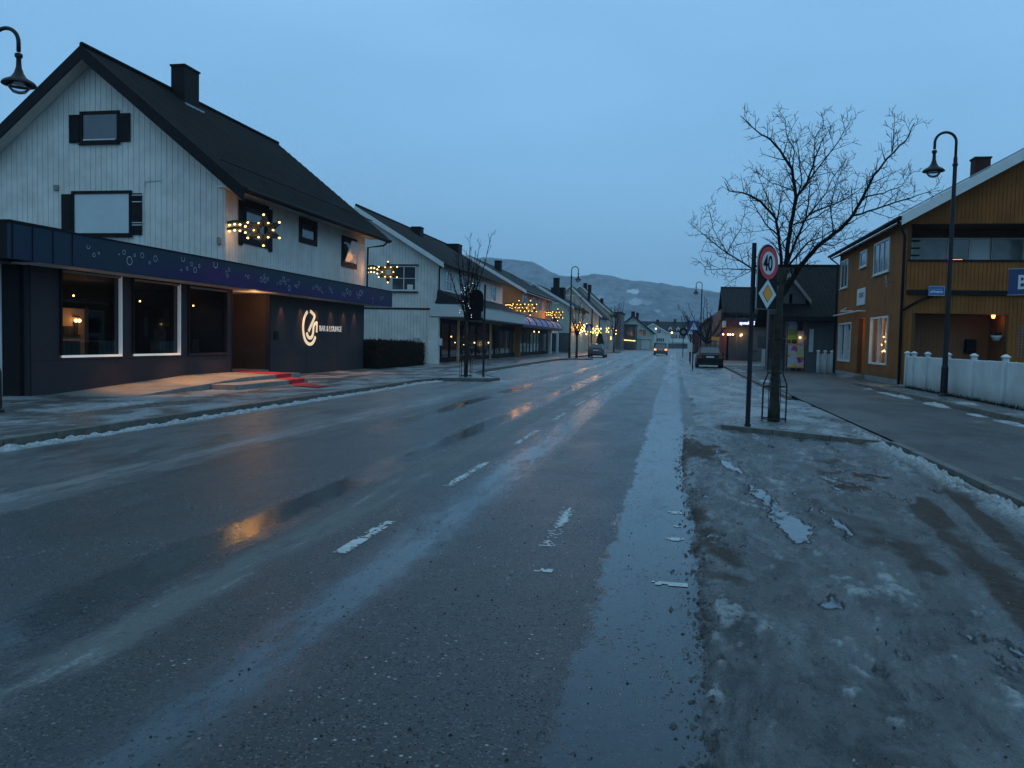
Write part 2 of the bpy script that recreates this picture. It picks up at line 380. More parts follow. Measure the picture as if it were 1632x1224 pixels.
# ================================================================== GROUND
def fb(x, y, s=0., o=4):
    v = 0; a = .5; f = 1
    for i in range(o): v += a*NV((x*f+s, y*f-s*1.7, s)); a *= .5; f *= 2.03
    return v
def road_material():
    k = Mat('wet_asphalt'); X, Y, Z = k.xyz()
    wob = k.mul(k.sub(k.noise(k.pos(.9, .16, 1), 1, 4, .6), .5), 1.0)
    rag = k.mul(k.sub(k.noise(k.pos(1, .45, 1), 6, 6, .78), .5), .42)
    xx = k.add(k.add(X, k.mul(wob, .42)), rag)
    def band(c, w, e=.12):
        d = k.math('ABSOLUTE', k.sub(xx, c)); return k.step(d, w+e, w-e)
    grow = k.noise(k.pos(.3, .10, 1), 1, 3, .5)
    tr = k.mul(band(-.12, .36, .04), k.mixf(k.step(k.noise(k.pos(1.3, .5, 1), 2, 5, .7), .30, .48), .82, 1.))
    t2 = k.mul(band(-1.98, .25, .15), k.mixf(k.step(k.noise(k.pos(1.5, .4, 4), 2, 5, .7), .30, .52), .55, 1.))
    t3 = k.mul(band(-3.50, .26, .12), k.step(k.noise(k.pos(.5, .22, 1), 1, 3, .6), .30, .46))
    t4 = k.mul(k.mul(band(-5.15, .26, .14), k.step(Y, 12, 17)), k.step(k.noise(k.pos(.4, .22, 5), 1, 3, .6), .36, .50))
    wet = k.mx(k.mx(tr, t2), k.mx(t3, t4))
    # slush ridge by the centre line, grey ice by the left side, crusts far away
    sl = k.mul(band(-2.95, .17, .10), k.step(k.noise(k.pos(2.2, .5, 1), 1.6, 6, .72), .34, .52))
    streak = k.mul(band(-6.35, .22, .16), k.step(k.noise(k.pos(2.4, .35, 3), 1.8, 7, .74), .42, .58))
    left = k.step(k.add(xx, k.mul(wob, .4)), -5.75, -5.95)
    icy = k.mul(left, k.step(k.noise(k.pos(1.1, .35, 1), 1.6, 6, .68), .34, .60))
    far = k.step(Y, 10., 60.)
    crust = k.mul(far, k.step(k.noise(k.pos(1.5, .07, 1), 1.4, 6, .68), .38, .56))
    tear = k.mul(k.mul(k.step(k.noise(k.pos(2.6, .42, 2), 2.2, 7, .74), .54, .66), k.step(k.noise(k.pos(), 30, 4, .7), .35, .6)), k.mx(left, k.mul(sl, 1.)))
    rim = k.mul(band(-5.78, .015, .03), k.step(k.noise(k.pos(1, .3, 1), 1.5, 3), .4, .5))
    cloud = k.noise(k.pos(1, .5, 1), 1.1, 6, .65)
    ag = k.voro(k.pos(), 95, out='Color'); agx = k.n('ShaderNodeSeparateColor'); k.put(agx.inputs[0], ag)
    agr = agx.outputs[0]
    c = k.mix(k.step(cloud, .3, .7), (.007, .009, .010), (.025, .030, .030)); c = k.mix(k.mul(k.step(k.noise(k.pos(1, .35, 1), 2.6, 7, .72), .54, .68), .5), c, (.055, .064, .065))
    c = k.mix(k.mul(k.step(agr, .80, 1.), .8), c, (.115, .12, .12))
    c = k.mix(k.mul(k.step(agr, .22, .0), .8), c, (.008, .009, .010))
    # scattered light gritting stones and dark pellets
    v2 = k.n('ShaderNodeTexVoronoi'); k.put(v2.inputs['Vector'], k.pos()); v2.inputs['Scale'].default_value = 26
    v2s = k.n('ShaderNodeSeparateColor'); k.put(v2s.inputs[0], v2.outputs['Color'])
    clump = k.step(k.noise(k.pos(), .9, 3, .6), .38, .62)
    stone = k.mul(k.mul(k.step(v2.outputs['Distance'], .30, .16), k.step(v2s.outputs[0], .84, .85)), clump)
    v3 = k.n('ShaderNodeTexVoronoi'); k.put(v3.inputs['Vector'], k.pos()); v3.inputs['Scale'].default_value = 62
    v3s = k.n('ShaderNodeSeparateColor'); k.put(v3s.inputs[0], v3.outputs['Color'])
    speck = k.mul(k.step(v3.outputs['Distance'], .34, .2), k.step(v3s.outputs[0], .90, .91)); pit = k.mul(k.step(v3.outputs['Distance'], .40, .2), k.step(v3s.outputs[1], .78, .80))
    dark = k.mul(k.mul(k.step(v2.outputs['Distance'], .34, .2), k.step(v2s.outputs[1], .80, .81)), k.step(k.noise(k.pos(1, .6, 3), 1.3, 4, .7), .45, .6))
    c = k.mix(k.mul(k.mul(speck, .85), clump), c, (.28, .29, .29)); c = k.mix(k.mul(pit, .9), c, (.004, .004, .005)); c = k.mix(stone, c, (.48, .49, .48)); c = k.mix(dark, c, (.006, .006, .007))
    c = k.mix(k.mul(wet, .6), c, (.018, .022, .026))
    c = k.mix(k.mul(sl, .8), c, k.mix(k.noise(k.pos(), 22, 5, .75), (.05, .055, .05), (.19, .205, .20)))
    c = k.mix(k.mul(icy, .7), c, k.mix(k.noise(k.pos(2, .5, 1), 6, 5, .7), (.05, .055, .056), (.16, .175, .18))); c = k.mix(rim, c, (.008, .008, .008))
    c = k.mix(k.mul(tear, .75), c, (.26, .28, .29)); c = k.mix(k.mul(streak, .75), c, k.mix(k.noise(k.pos(), 26, 5, .75), (.07, .075, .075), (.33, .36, .37)))
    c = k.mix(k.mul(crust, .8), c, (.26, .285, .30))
    rough = k.mixf(k.step(cloud, .25, .75), .27, .44)
    rough = k.mixf(k.step(pit, 0, 1), rough, .8); rough = k.mixf(wet, rough, k.mixf(agr, .07, .17))
    rough = k.mixf(k.mul(icy, .8), rough, .34); rough = k.mixf(sl, rough, .62); rough = k.mixf(tear, rough, .55); rough = k.mixf(k.mul(crust, .7), rough, .5)
    dry = k.sub(1., k.mul(wet, .965))
    h = k.add(k.mul(agr, .8), k.mul(k.noise(k.pos(), 160, 3, .7), .6))
    h = k.add(k.mul(h, dry), k.add(k.add(k.mul(stone, 2.5), k.mul(speck, 1.2)), k.sub(k.mul(dark, 2.), k.mul(k.mul(pit, dry), 1.5))))
    n = k.bump(h, .9, .005)
    h2 = k.add(k.mul(k.noise(k.pos(1, .4, 1), 9, 5, .6), k.add(k.mul(icy, 1.3), k.add(k.mul(sl, 1.5), .15))), k.mul(wet, -.05))
    n = k.bump(h2, .5, .02, n)
    k.pbr(c, rough, normal=n, spec=.5)
    return k.m
def ice_material(name, base=(.075, .082, .082), warm=(.085, .062, .042), grit=.5):
    """grey melting ice with standing water: 'wet' and 'dirt' are painted on the mesh from its relief"""
    k = Mat(name)
    w = k.n('ShaderNodeAttribute', attribute_name='wet').outputs['Fac']
    d = k.n('ShaderNodeAttribute', attribute_name='dirt').outputs['Fac']
    sn = k.n('ShaderNodeAttribute', attribute_name='snow').outputs['Fac']
    X, Y, Z = k.xyz()
    f1 = k.noise(k.pos(1, .4, 1), 4, 7, .72, .4); f2 = k.noise(k.pos(1, .7, 1), 26, 5, .75); f3 = k.noise(k.pos(), 110, 3, .8)
    c = k.mix(k.step(f1, .38, .62), tuple(t*.35 for t in base), tuple(t*1.6 for t in base))
    c = k.mix(k.mul(k.step(k.add(d, k.mul(k.sub(f2, .5), .5)), .32, .85), .85), c, k.mix(f2, tuple(t*.4 for t in warm), tuple(t*1.3 for t in warm)))
    pl = k.mul(k.step(k.noise(k.pos(.9, .30, 1), 1.5, 7, .72, .6), .46, .56), k.step(d, .75, .5))
    c = k.mix(k.mul(pl, .6), c, (.115, .13, .135))
    dk = k.step(k.noise(k.pos(1.2, .35, 7), 1.3, 6, .7, .4), .54, .66)
    c = k.mix(k.mul(dk, .7), c, (.018, .017, .014))
    c = k.mix(k.mul(k.step(f2, .54, .68), .65), c, (.022, .020, .017))
    c = k.mix(k.mul(k.step(f3, .56, .70), .6), c, (.20, .20, .19)); c = k.mix(k.mul(k.step(f3, .44, .32), .6), c, (.01, .01, .01))
    c = k.mix(sn, c, k.mix(k.step(f2, .3, .7), (.13, .15, .16), (.56, .60, .62)))
    v = k.n('ShaderNodeTexVoronoi'); k.put(v.inputs['Vector'], k.pos()); v.inputs['Scale'].default_value = 40
    vs = k.n('ShaderNodeSeparateColor'); k.put(vs.inputs[0], v.outputs['Color'])
    st = k.mul(k.step(v.outputs['Distance'], .3, .18), k.step(vs.outputs[0], .93, .94))
    c = k.mix(k.mul(st, .8), c, (.22, .22, .21))
    c = k.mix(k.mul(w, .85), c, (.03, .036, .042))
    r = k.mixf(k.step(f1, .35, .65), .20, .60); r = k.mixf(k.step(d, .4, .8), r, .85); r = k.mixf(pl, r, .13); r = k.mixf(k.step(f2, .5, .7), r, .62); r = k.mixf(sn, r, .75); r = k.mixf(w, r, .05)
    dry = k.sub(1., k.mul(w, .97))
    n = k.bump(k.mul(f1, dry), .9, .04); n = k.bump(k.mul(f2, dry), 1., .016, n); n = k.bump(k.mul(f3, dry), .9, .005, n)
    k.pbr(c, r, normal=n, spec=k.mixf(k.mx(w, pl), .45, .7)); return k.m
def pave_material(name, snowamt=.5, base=(.055, .058, .06), iceamt=.6, br=.5):
    k = Mat(name)
    s1 = k.noise(k.pos(.9, .45, 1), 1.1, 7, .68); s2 = k.noise(k.pos(), 18, 4, .7)
    sn = k.mul(k.step(s1, .62-snowamt*.25, .72-snowamt*.2), k.step(s2, .25, .6))
    ice = k.step(k.noise(k.pos(.6, .3, 3), 1.3, 5, .6), .35, .6)
    g = k.noise(k.pos(), 120, 3, .8)
    g2 = k.voro(k.pos(), 70, out='Color'); gs = k.n('ShaderNodeSeparateColor'); k.put(gs.inputs[0], g2); c = k.mix(k.add(k.mul(g, .5), k.mul(k.math('POWER', gs.outputs[0], 3.), .7)), tuple(t*.3 for t in base), tuple(t*2.6 for t in base)); c = k.mix(k.mul(k.step(k.noise(k.pos(.8, .4, 1), 1.7, 6, .7), .45, .65), .55), c, tuple(t*.35 for t in base))
    c = k.mix(k.mul(ice, iceamt), c, (.115, .122, .122)); c = k.mix(k.mul(sn, .85), c, (.38, .42, .45))
    r = k.mixf(k.mul(ice, iceamt/.6), br, .26); r = k.mixf(sn, r, .7)
    n = k.bump(k.add(g, k.mul(gs.outputs[0], .8)), .9, .008); n = k.bump(k.add(s2, k.mul(sn, 1.)), .6, .025, n)
    k.pbr(c, r, normal=n, spec=.5); return k.m
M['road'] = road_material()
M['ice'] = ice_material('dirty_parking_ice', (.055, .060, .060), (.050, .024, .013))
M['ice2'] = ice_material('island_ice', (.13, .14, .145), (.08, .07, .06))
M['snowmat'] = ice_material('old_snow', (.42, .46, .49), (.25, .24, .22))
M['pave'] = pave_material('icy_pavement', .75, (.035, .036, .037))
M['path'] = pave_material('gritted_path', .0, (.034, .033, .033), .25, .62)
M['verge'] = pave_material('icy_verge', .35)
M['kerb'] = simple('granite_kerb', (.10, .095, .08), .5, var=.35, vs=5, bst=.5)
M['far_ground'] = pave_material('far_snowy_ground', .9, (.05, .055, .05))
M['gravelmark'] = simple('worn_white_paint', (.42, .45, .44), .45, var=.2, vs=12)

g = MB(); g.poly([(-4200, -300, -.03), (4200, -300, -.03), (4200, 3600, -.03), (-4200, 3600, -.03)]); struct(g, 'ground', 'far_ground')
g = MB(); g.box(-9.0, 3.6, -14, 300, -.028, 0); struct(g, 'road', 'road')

def grid_obj(name, x0, x1, ys, nx, zf, mat, kind='structure', label=None, attrs=True):
    xs = [x0+(x1-x0)*i/nx for i in range(nx+1)]; vs = []; wet = []; dirt = []; snow = []
    for y in ys:
        for x in xs:
            z, w, d, s = zf(x, y); vs.append((x, y, z)); wet.append(w); dirt.append(d); snow.append(s)
    n = nx+1; fs = [(r*n+c, r*n+c+1, (r+1)*n+c+1, (r+1)*n+c) for r in range(len(ys)-1) for c in range(nx)]
    me = bpy.data.meshes.new(name); me.from_pydata(vs, [], fs); o = bpy.data.objects.new(name, me); COL.objects.link(o)
    for nm, dat in (('wet', wet), ('dirt', dirt), ('snow', snow)):
        a = me.attributes.new(nm, 'FLOAT', 'POINT'); a.data.foreach_set('value', dat)
    me.materials.append(M[mat]); me.polygons.foreach_set('use_smooth', [True]*len(me.polygons))
    tag(o, label, kind=kind); return o
def sstep(x, a, b):
    t = max(0, min(1, (x-a)/(b-a))); return t*t*(3-2*t)
def lay_ys(y0, y1, base=.030, k=.0045):
    ys = [y0]
    while ys[-1] < y1: ys.append(ys[-1]+base+k*max(0, ys[-1]-2)**1.15)
    return ys
def ice_edge(y): return .20 + .10*fb(y*1.3, 3.1, 2.) + .09*fb(y*7, 9., 5.) - .03*math.sin(y*.7)
def bay(x, y):
    e = ice_edge(y); t = sstep(x, e-.012, e+.04)
    # relief drawn out along the street, as tyres and meltwater leave it
    u, v = x+.06*y, y+.25*NV((x*1.5, y*.6, 40.))
    n1 = fb(u*1.2, v*.50, 11., 5); n2 = fb(u*3.6, v*1.3, 4., 5); n3 = fb(u*12, v*6, 17., 3)
    rut = abs(NV((u*2.0, v*.40, 31.))); rut2 = abs(NV((u*4.6, v*1.1, 8.)))
    h = .036+.040*n1+.042*n2+.030*n3-.012*sstep(rut, .16, 0)*sstep(n1, .1, -.1)
    h += .012*sstep(x, 2.3, 3.5)
    pc = .62+.085*max(0, 13.4-y) if y > 7.2 else 1.12-.02*(7.2-y); pw = .11+.10*abs(NV((y*.9, 2., 2.)))+(.06 if y < 6.3 else 0)
    h -= .026*math.exp(-((x-pc)/pw)**2)*sstep(y, 14.3, 13.2)*sstep(NV((y*1.1, 5., 1.)), -.35, .0)
    lev = (.0145-.007*sstep(y, 7.2, 6.0))+.010*NV((x*.6, y*.25, 3.))+.005*NV((x*7, y*4, 3.))+.003*NV((x*22, y*14, 3.))
    w = sstep(lev-h, -.0012, .0010)
    z = max(h, lev)
    crumb = sstep(x, e+.55, e+.1)
    z += (1-w)*(.25+crumb)*.014*max(0, NV((x*14, y*11, 3.))+.2)
    z = z*t - .012*(1-t)
    d = max(0, min(1, .42+.9*NV((u*1.3, v*.35, 9.))+.45*NV((x*5, y*3, 1.))+.25*crumb))
    c1 = 2.25+.10*(y-6); c2 = 2.75+.14*(y-7.2)
    b = max(math.exp(-((x-c1)/.22)**2)*sstep(y, 10.5, 9), math.exp(-((x-c2)/.16)**2)*sstep(y, 12.6, 11.5)*sstep(y, 5.5, 7))
    d = max(d*.75, min(1, b*(.95+.9*n2))); h2 = b
    s = sstep(x, 3.10+.22*n1, 3.36)*sstep(n2+.30, 0, .2)
    s = max(s, .60*sstep(n2+.5*n1+.9*n3, .30, .52)*(1-w)*(1-b))
    if x > 3.12: z += .055*s*(.9+1.3*NV((x*9, y*7, 2.))+.8*NV((x*24, y*20, 2.)))
    if x > 3.47: z = min(z, .05)
    return z, w*t, d, max(0, min(1, s*t))
grid_obj('parking_bay_ice', .0, 3.5, lay_ys(.9, 16.4), 150, bay, 'ice')
def bay2(x, y):
    h = .02+.022*fb(x*1.2, y*.5, 21., 5)+.012*fb(x*4, y*2, 2., 3); e = .42+.16*fb(y*.8, 3., 2.)
    t = sstep(x, e-.05, e+.1); lev = .014; w = sstep(lev-h, -.002, .002); z = max(h, lev)*t-.012*(1-t)
    return z, w*t, .3+.3*NV((x, y*.4, 2.)), .75*sstep(fb(x*1.1, y*.35, 8.), -.05, .25)*t
grid_obj('parking_bay_ice', .1, 3.4, lay_ys(25.5, 62, .07, .004), 60, bay2, 'ice2')

# island with tree and sign: kerb outline then an icy top
def outline(pts, name, mat, z0, z1, w=.13):
    m = MB()
    for (a, b) in zip(pts[:-1], pts[1:]):
        a, b = Vector((*a, 0)), Vector((*b, 0)); L = (b-a).length; n = max(1, round(L/1.0)); d = (b-a)/n; nn = Vector((-d.y, d.x, 0)).normalized()*w
        for i in range(n):
            p = a+d*i+d*.008; q = a+d*(i+1)-d*.008; dz = .004*NV(p*3)
            m.ext([(p.x, p.y, z0), (q.x, q.y, z0), (q.x+nn.x, q.y+nn.y, z0), (p.x+nn.x, p.y+nn.y, z0)], (0, 0, z1-z0+dz))
    return struct(m, name, mat)
outline([(3.52, -2), (3.52, 14.35)][::-1], 'kerb', 'kerb', -.02, .125)
outline([(3.56, 14.38), (.92, 16.26)][::-1], 'kerb', 'kerb', -.02, .115)
outline([(3.42, 26.3), (3.5, 60), (3.7, 75)][::-1], 'kerb', 'kerb', -.02, .12)
def island(x, y):
    h = .095+.020*fb(x*1.5, y*.6, 14., 5)+.010*fb(x*5, y*3, 3., 4)+.006*fb(x*12, y*8, 9., 2)
    lev = .0905+.004*NV((x*.7, y*.4, 6.)); w = sstep(lev-h, -.0012, .001)*.85
    s = .75*sstep(fb(x*1.3, y*.5, 19.)+.25*fb(x*9, y*5, 2.), -.08, .2)*(1-w)*sstep(x, 3.9, 3.0)
    z = max(h, lev); yy = 16.22-(x-.98)*(1.84/2.58); e = .40+.13*fb(y*.9, 3., 2.)
    f = sstep(x, e, e+.55)*sstep(y, 26.0, 24.6)
    z = z*f+(-.014+.035*min(1, f*5))*(1-f); w *= f
    if y < yy+.10 and x > .85: z = -.06
    elif x <= .85 and y < 16.6: z = -.014+(z+.014)*sstep(y, 15.9, 16.6)
    return z, w, .35+.3*NV((x*2, y, 4.))+.25*(1-f), s*(.4+.6*f)
grid_obj('traffic_island', .22, 3.6, lay_ys(14.3, 26.2, .05, .002), 84, island, 'ice2')
# right hand path, second kerb and verge
def pathz(x, y): return .098+.006*fb(x*1.2, y*.6, 6.)
def flat_grid(name, x0, x1, y0, y1, nx, zf, mat, step=.35):
    m = MB(); n = int((y1-y0)/step); b = 0
    for j in range(n+1):
        for i in range(nx+1):
            x = x0+(x1-x0)*i/nx; y = y0+(y1-y0)*j/n; m.v.append((x, y, zf(x, y)))
    for j in range(n):
        for i in range(nx): a = j*(nx+1)+i; m.f.append([a, a+1, a+nx+2, a+nx+1])
    return struct(m, name, mat, smooth=True)
flat_grid('path', 3.66, 7.33, -4, 100, 8, pathz, 'path')
flat_grid('path', 3.66, 30, 100.1, 240, 12, pathz, 'verge', 1.5)
outline([(7.34, 8), (7.34, 36.5)][::-1], 'kerb', 'kerb', .02, .21, .14)
flat_grid('verge', 7.49, 40, 6, 36.3, 30, lambda x, y: .175+.014*fb(x, y, 2.), 'verge')
flat_grid('forecourt', 7.34, 40, 36.4, 99.9, 20, lambda x, y: .10+.01*fb(x, y, 8.), 'path')
# left pavement with kerb and planted build-outs
LK = [(-9.0, -6), (-8.95, 24.5), (-9.05, 28.6), (-8.75, 30.6), (-7.1, 31.2), (-6.7, 31.9), (-7.1, 33.2), (-8.9, 36.5), (-9.3, 40), (-9.6, 70), (-8.7, 72.6), (-7.5, 73), (-7.2, 75), (-7.5, 77), (-9.6, 80), (-9.6, 120), (-8, 123), (-8, 128), (-9.7, 131), (-9.7, 200)]
outline(LK, 'kerb', 'kerb', -.02, .125, .14)
def lk(y):
    for (a, b) in zip(LK[:-1], LK[1:]):
        if a[1] <= y <= b[1]: return a[0]+(b[0]-a[0])*(y-a[1])/(b[1]-a[1])-.14
    return -9.8
m = MB(); ys = [-6+.5*i for i in range(413)]; nx = 10
for y in ys:
    e = lk(y)
    for i in range(nx+1):
        x = -30+(e+30)*(i/nx)**.5 if i else -30
        x = -30+(e+30)*(1-(1-i/nx)**2); m.v.append((x, y, .108+.012*fb(x*1.3, y*.6, 3.)*(0 if i == nx else 1)))
for j in range(len(ys)-1):
    for i in range(nx): a = j*(nx+1)+i; m.f.append([a, a+1, a+nx+2, a+nx+1])
struct(m, 'pavement', 'pave', smooth=True)
# ridges of old ploughed snow
def snow_ridge(name, label, path, w, h, dens=1., seed=0., mat='snowmat'):
    vs = []; fs = []; pts = []
    for (a, b) in zip(path[:-1], path[1:]):
        a, b = Vector((*a, 0)), Vector((*b, 0)); n = max(2, int((b-a).length/.045))
        for i in range(n): pts.append((a+(b-a)*i/n, (b-a).normalized()))
    N = 9; S_ = [[], [], []]
    for p, d in pts:
        nn = Vector((-d.y, d.x, 0)); amp = sstep(NV((p.y*.55, seed, 3.))+dens, .25, .75)
        for i in range(N):
            t = i/(N-1)*2-1; q = p+nn*t*w*(1+.3*NV((p.y*1.3, t, seed)))
            prof = math.sqrt(max(0, 1-t*t)); z = p.z+h*amp*prof*(.7+.75*NV((q.x*5, q.y*5, seed))+.5*NV((q.x*13, q.y*13, seed)))-.012
            vs.append((q.x, q.y, z+path_z)); S_[0].append(0); S_[1].append(.5+.5*NV((q.x*3, q.y*3, 5.))); S_[2].append(sstep(z, -.01, .03)*.95)
    for r in range(len(pts)-1):
        for c in range(N-1): fs.append((r*N+c, r*N+c+1, (r+1)*N+c+1, (r+1)*N+c))
    me = bpy.data.meshes.new(name); me.from_pydata(vs, [], fs); o = bpy.data.objects.new(name, me); COL.objects.link(o)
    for nm, dat in zip(('wet', 'dirt', 'snow'), S_): a = me.attributes.new(nm, 'FLOAT', 'POINT'); a.data.foreach_set('value', dat)
    me.polygons.foreach_set('use_smooth', [True]*len(me.polygons)); me.materials.append(M[mat]); tag(o, label, kind='stuff'); return o
path_z = 0.
snow_ridge('snow', 'low ridge of old snow along the left kerb', [(-8.83, 3), (-8.78, 24), (-8.92, 28.6), (-8.6, 30.2)], .11, .075, 1.15, 1.)
snow_ridge('snow', 'thin snow crust round the left build-out', [(-7.0, 30.95), (-6.5, 31.9), (-6.9, 33.3), (-8.7, 36.6), (-9.1, 42), (-9.3, 66)], .2, .04, .3, 6.)
path_z = .10
snow_ridge('snow', 'strip of snow at the foot of the right kerb', [(7.12, 16), (7.14, 33)], .17, .09, .42, 2.)
snow_ridge('snow', 'snow lying along the right path edge', [(3.9, 30), (3.95, 58)], .25, .05, .3, 8.)
path_z = .18
snow_ridge('snow', 'snow patches beside the lamp on the verge', [(7.9, 20), (7.95, 34)], .25, .05, .15, 3.)
path_z = .1
snow_ridge('snow', 'white snow heap in front of the dark buildings', [(3.9, 66), (9.5, 64)], .5, .10, .7, 4.)
snow_ridge('snow', 'streak of snow on the left pavement', [(-11.4, 9), (-11.2, 18.5)], .40, .035, .55, 5.)
path_z = 0.
# loose grit and broken ice crumbs, real stones
def grit(name, lab, n, fx, fz, smin, smax, mat, seed):
    rnd = random.Random(seed); m = MB()
    for _ in range(n):
        x, y = fx(rnd); s_ = rnd.uniform(smin, smax)*(.6+rnd.random()**3*1.6); z = fz(x, y); b = len(m.v)
        for a in range(4): t = a*1.571+rnd.random(); m.v.append((x+s_*math.cos(t)*rnd.uniform(.6, 1.2), y+s_*math.sin(t)*rnd.uniform(.6, 1.2), z-.002))
        m.v.append((x+rnd.uniform(-.3, .3)*s_, y+rnd.uniform(-.3, .3)*s_, z+s_*rnd.uniform(.5, .9))); m.f += [[b, b+1, b+4], [b+1, b+2, b+4], [b+2, b+3, b+4], [b+3, b, b+4]]
    tag(m.build(name, mat), lab, kind='stuff')
M['grit_d'] = simple('dark_grit', (.010, .010, .010), .7, var=.5, vs=60); M['grit_l'] = simple('pale_grit', (.20, .20, .19), .6, var=.5, vs=60); M['crumb'] = simple('dirty_ice_crumbs', (.05, .055, .055), .35, var=.6, vs=30)
yr = lambda r, a, b: a+(b-a)*r.random()**1.6
grit('gravel', 'dark loose grit scattered over the wet road', 2600, lambda r: (r.uniform(-4.5, .2) if r.random() < .6 else r.gauss(-1.0, .5), yr(r, 1.8, 14)), lambda x, y: .0, .003, .007, 'grit_d', 1)
grit('gravel', 'pale gritting stones scattered over the wet road', 1500, lambda r: (r.uniform(-6, .2), yr(r, 1.8, 12)), lambda x, y: .0, .002, .0045, 'grit_l', 2)
grit('gravel', 'broken dirty crumbs along the edge of the parking ice', 1100, lambda r: (lambda y: (ice_edge(y)+abs(r.gauss(0, .05))*(1 if r.random() < .6 else -1.3)-.01, y))(yr(r, 1.6, 15)), lambda x, y: max(.0, bay(x, y)[0]), .006, .02, 'crumb', 3)
grit('gravel', 'sand and gravel frozen into the parking ice', 3200, lambda r: (r.uniform(.3, 3.3), yr(r, 1.6, 13)), lambda x, y: bay(x, y)[0], .002, .007, 'grit_d', 4)
grit('gravel', 'pale stones frozen into the parking ice', 900, lambda r: (r.uniform(.3, 3.3), yr(r, 1.6, 10)), lambda x, y: bay(x, y)[0], .002, .006, 'grit_l', 5)
grit('gravel', 'pale grit strewn over the right-hand path', 2200, lambda r: (r.uniform(3.75, 7.2), yr(r, 6, 26)), lambda x, y: pathz(x, y)+.001, .005, .011, 'grit_l', 6)
# worn lane paint, cell by cell
def dash(x0, x1, y0, y1, keep, seed, slant=0.):
    m = MB(); c = .022; nx = int((x1-x0)/c); ny = int((y1-y0)/(c*1.3))
    for i in range(nx):
        for j in range(ny):
            x = x0+i*c; y = y0+j*c*1.3
            ed = min(i, nx-1-i)/max(nx*.5, 1); n = .6*NV((x*9, y*3.0, seed))+.8*NV((x*34, y*22, seed))
            if n > keep-.25*ed: m.poly([(x+slant*(y-y0), y, .004), (x+c+slant*(y-y0), y, .004), (x+c+slant*(y+c*1.3-y0), y+c*1.3, .004), (x+slant*(y+c*1.3-y0), y+c*1.3, .004)])
    if m.f: struct(m, 'road_marking', 'gravelmark')
dash(-2.50, -2.37, 5.85, 7.0, -.12, 1.); dash(-2.48, -2.36, 8.85, 10.75, .05, 2.); dash(-2.46, -2.34, 12.8, 14.9, .0, 3.)
dash(-2.46, -2.34, 17, 18.8, .1, 4.); dash(-1.02, -.88, 6.5, 8.1, .22, 5., -.01); dash(-.98, -.80, 5.76, 5.86, .0, 6.)
dash(-.10, .16, 5.66, 5.75, -.1, 7.); dash(-.02, .15, 6.98, 7.10, .0, 8.); dash(-.03, .13, 8.1, 8.24, .1, 9.); dash(-.02, .12, 7.5, 7.6, .15, 10.)
for i in range(5): dash(-2.46, -2.34, 21+4.*i, 22.9+4*i, .12, 20.+i)

# ================================================================== HILLS
k = Mat('wooded_hillside'); n1 = k.noise(k.pos(), .012, 8, .75); n2 = k.noise(k.pos(1, .25, 1.), .0052, 4, .5)
n3_ = k.noise(k.pos(1, .3, 1), .05, 5, .7); c = k.mix(k.step(k.add(k.mul(n1, .5), k.mul(n3_, .5)), .42, .58), (.004, .010, .016), (.12, .15, .18))
sn = k.mul(k.step(n2, .62, .66), k.step(k.noise(k.pos(), .02, 4), .42, .55))
HILL = (k, c, sn, n1)
prof = [(-1400, 235), (-900, 250), (-566, 240), (-500, 236), (-429, 232), (-380, 205), (-351, 193), (-300, 189), (-247, 197), (-190, 190), (-125, 180), (-70, 176), (-14, 166), (60, 158), (130, 146), (300, 128), (700, 120), (1500, 150)]
def hp(a):
    for (x0, z0), (x1, z1) in zip(prof[:-1], prof[1:]):
        if x0 <= a <= x1:
            t = (a-x0)/(x1-x0); return z0+(z1-z0)*t
    return 200
m = MB(); NXH = 460; NYH = 70
for j in range(NYH+1):
    y = 1300+1500*j/NYH
    for i in range(NXH+1):
        a = -1350+2800*i/NXH; x = a*y/2500
        t = sstep(y, 1300, 2500); z = (hp(a)-1.65)*(y/2500)*(t**1.1) + 1.65*t
        rough_ = 26*fb(x*.004, y*.004, 3., 4)+14*fb(x*.018, y*.018, 8., 4)+5.0*NV((x*.09, y*.09, 1.))
        z += rough_*t*(1-.55*sstep(y, 2300, 2500)); z *= 1.04*(1-.25*sstep(y, 2520, 2800))
        m.v.append((x, y, z-2))
for j in range(NYH):
    for i in range(NXH): a = j*(NXH+1)+i; m.f.append([a, a+1, a+NXH+2, a+NXH+1])
HILLMESH = m

def hillz(a, y):
    t = sstep(y, 1300, 2500); return (hp(a)-1.65)*(y/2500)*(t**1.1) + 1.65*t
k, c, sn, n1 = HILL; X, Y, Z = k.xyz(); mask = k.mul(sn, .12)
ws = k.mul(k.sub(k.noise(k.pos(), .05, 5, .75), .5), 2.6)
for a, e, wx, wt in [(-127, 150, 17, .8), (-118, 118, 17, .45), (-84, 116, 14, .25), (-55, 90, 8, .4), (-225, 178, 9, .2), (-222, 134, 11, .35), (-38, 78, 5, .4)]:
    yy = next((y for y in range(1300, 2500, 4) if (hillz(a, y)-1.65)/y*2500 >= e), 2400); xx = a*yy/2500
    d = k.math('POWER', k.math('DIVIDE', k.sub(X, xx), wx), 2.); d = k.add(d, k.math('POWER', k.math('DIVIDE', k.sub(Y, yy), wx*2.), 2.))
    mask = k.mx(mask, k.mul(k.step(k.add(d, ws), 1.05, .8), wt))
c = k.mix(mask, c, (.75, .78, .8)); k.pbr(c, .9, normal=k.bump(n1, 1., 12)); M['hill'] = k.m
struct(HILLMESH, 'hills', 'hill', smooth=False)

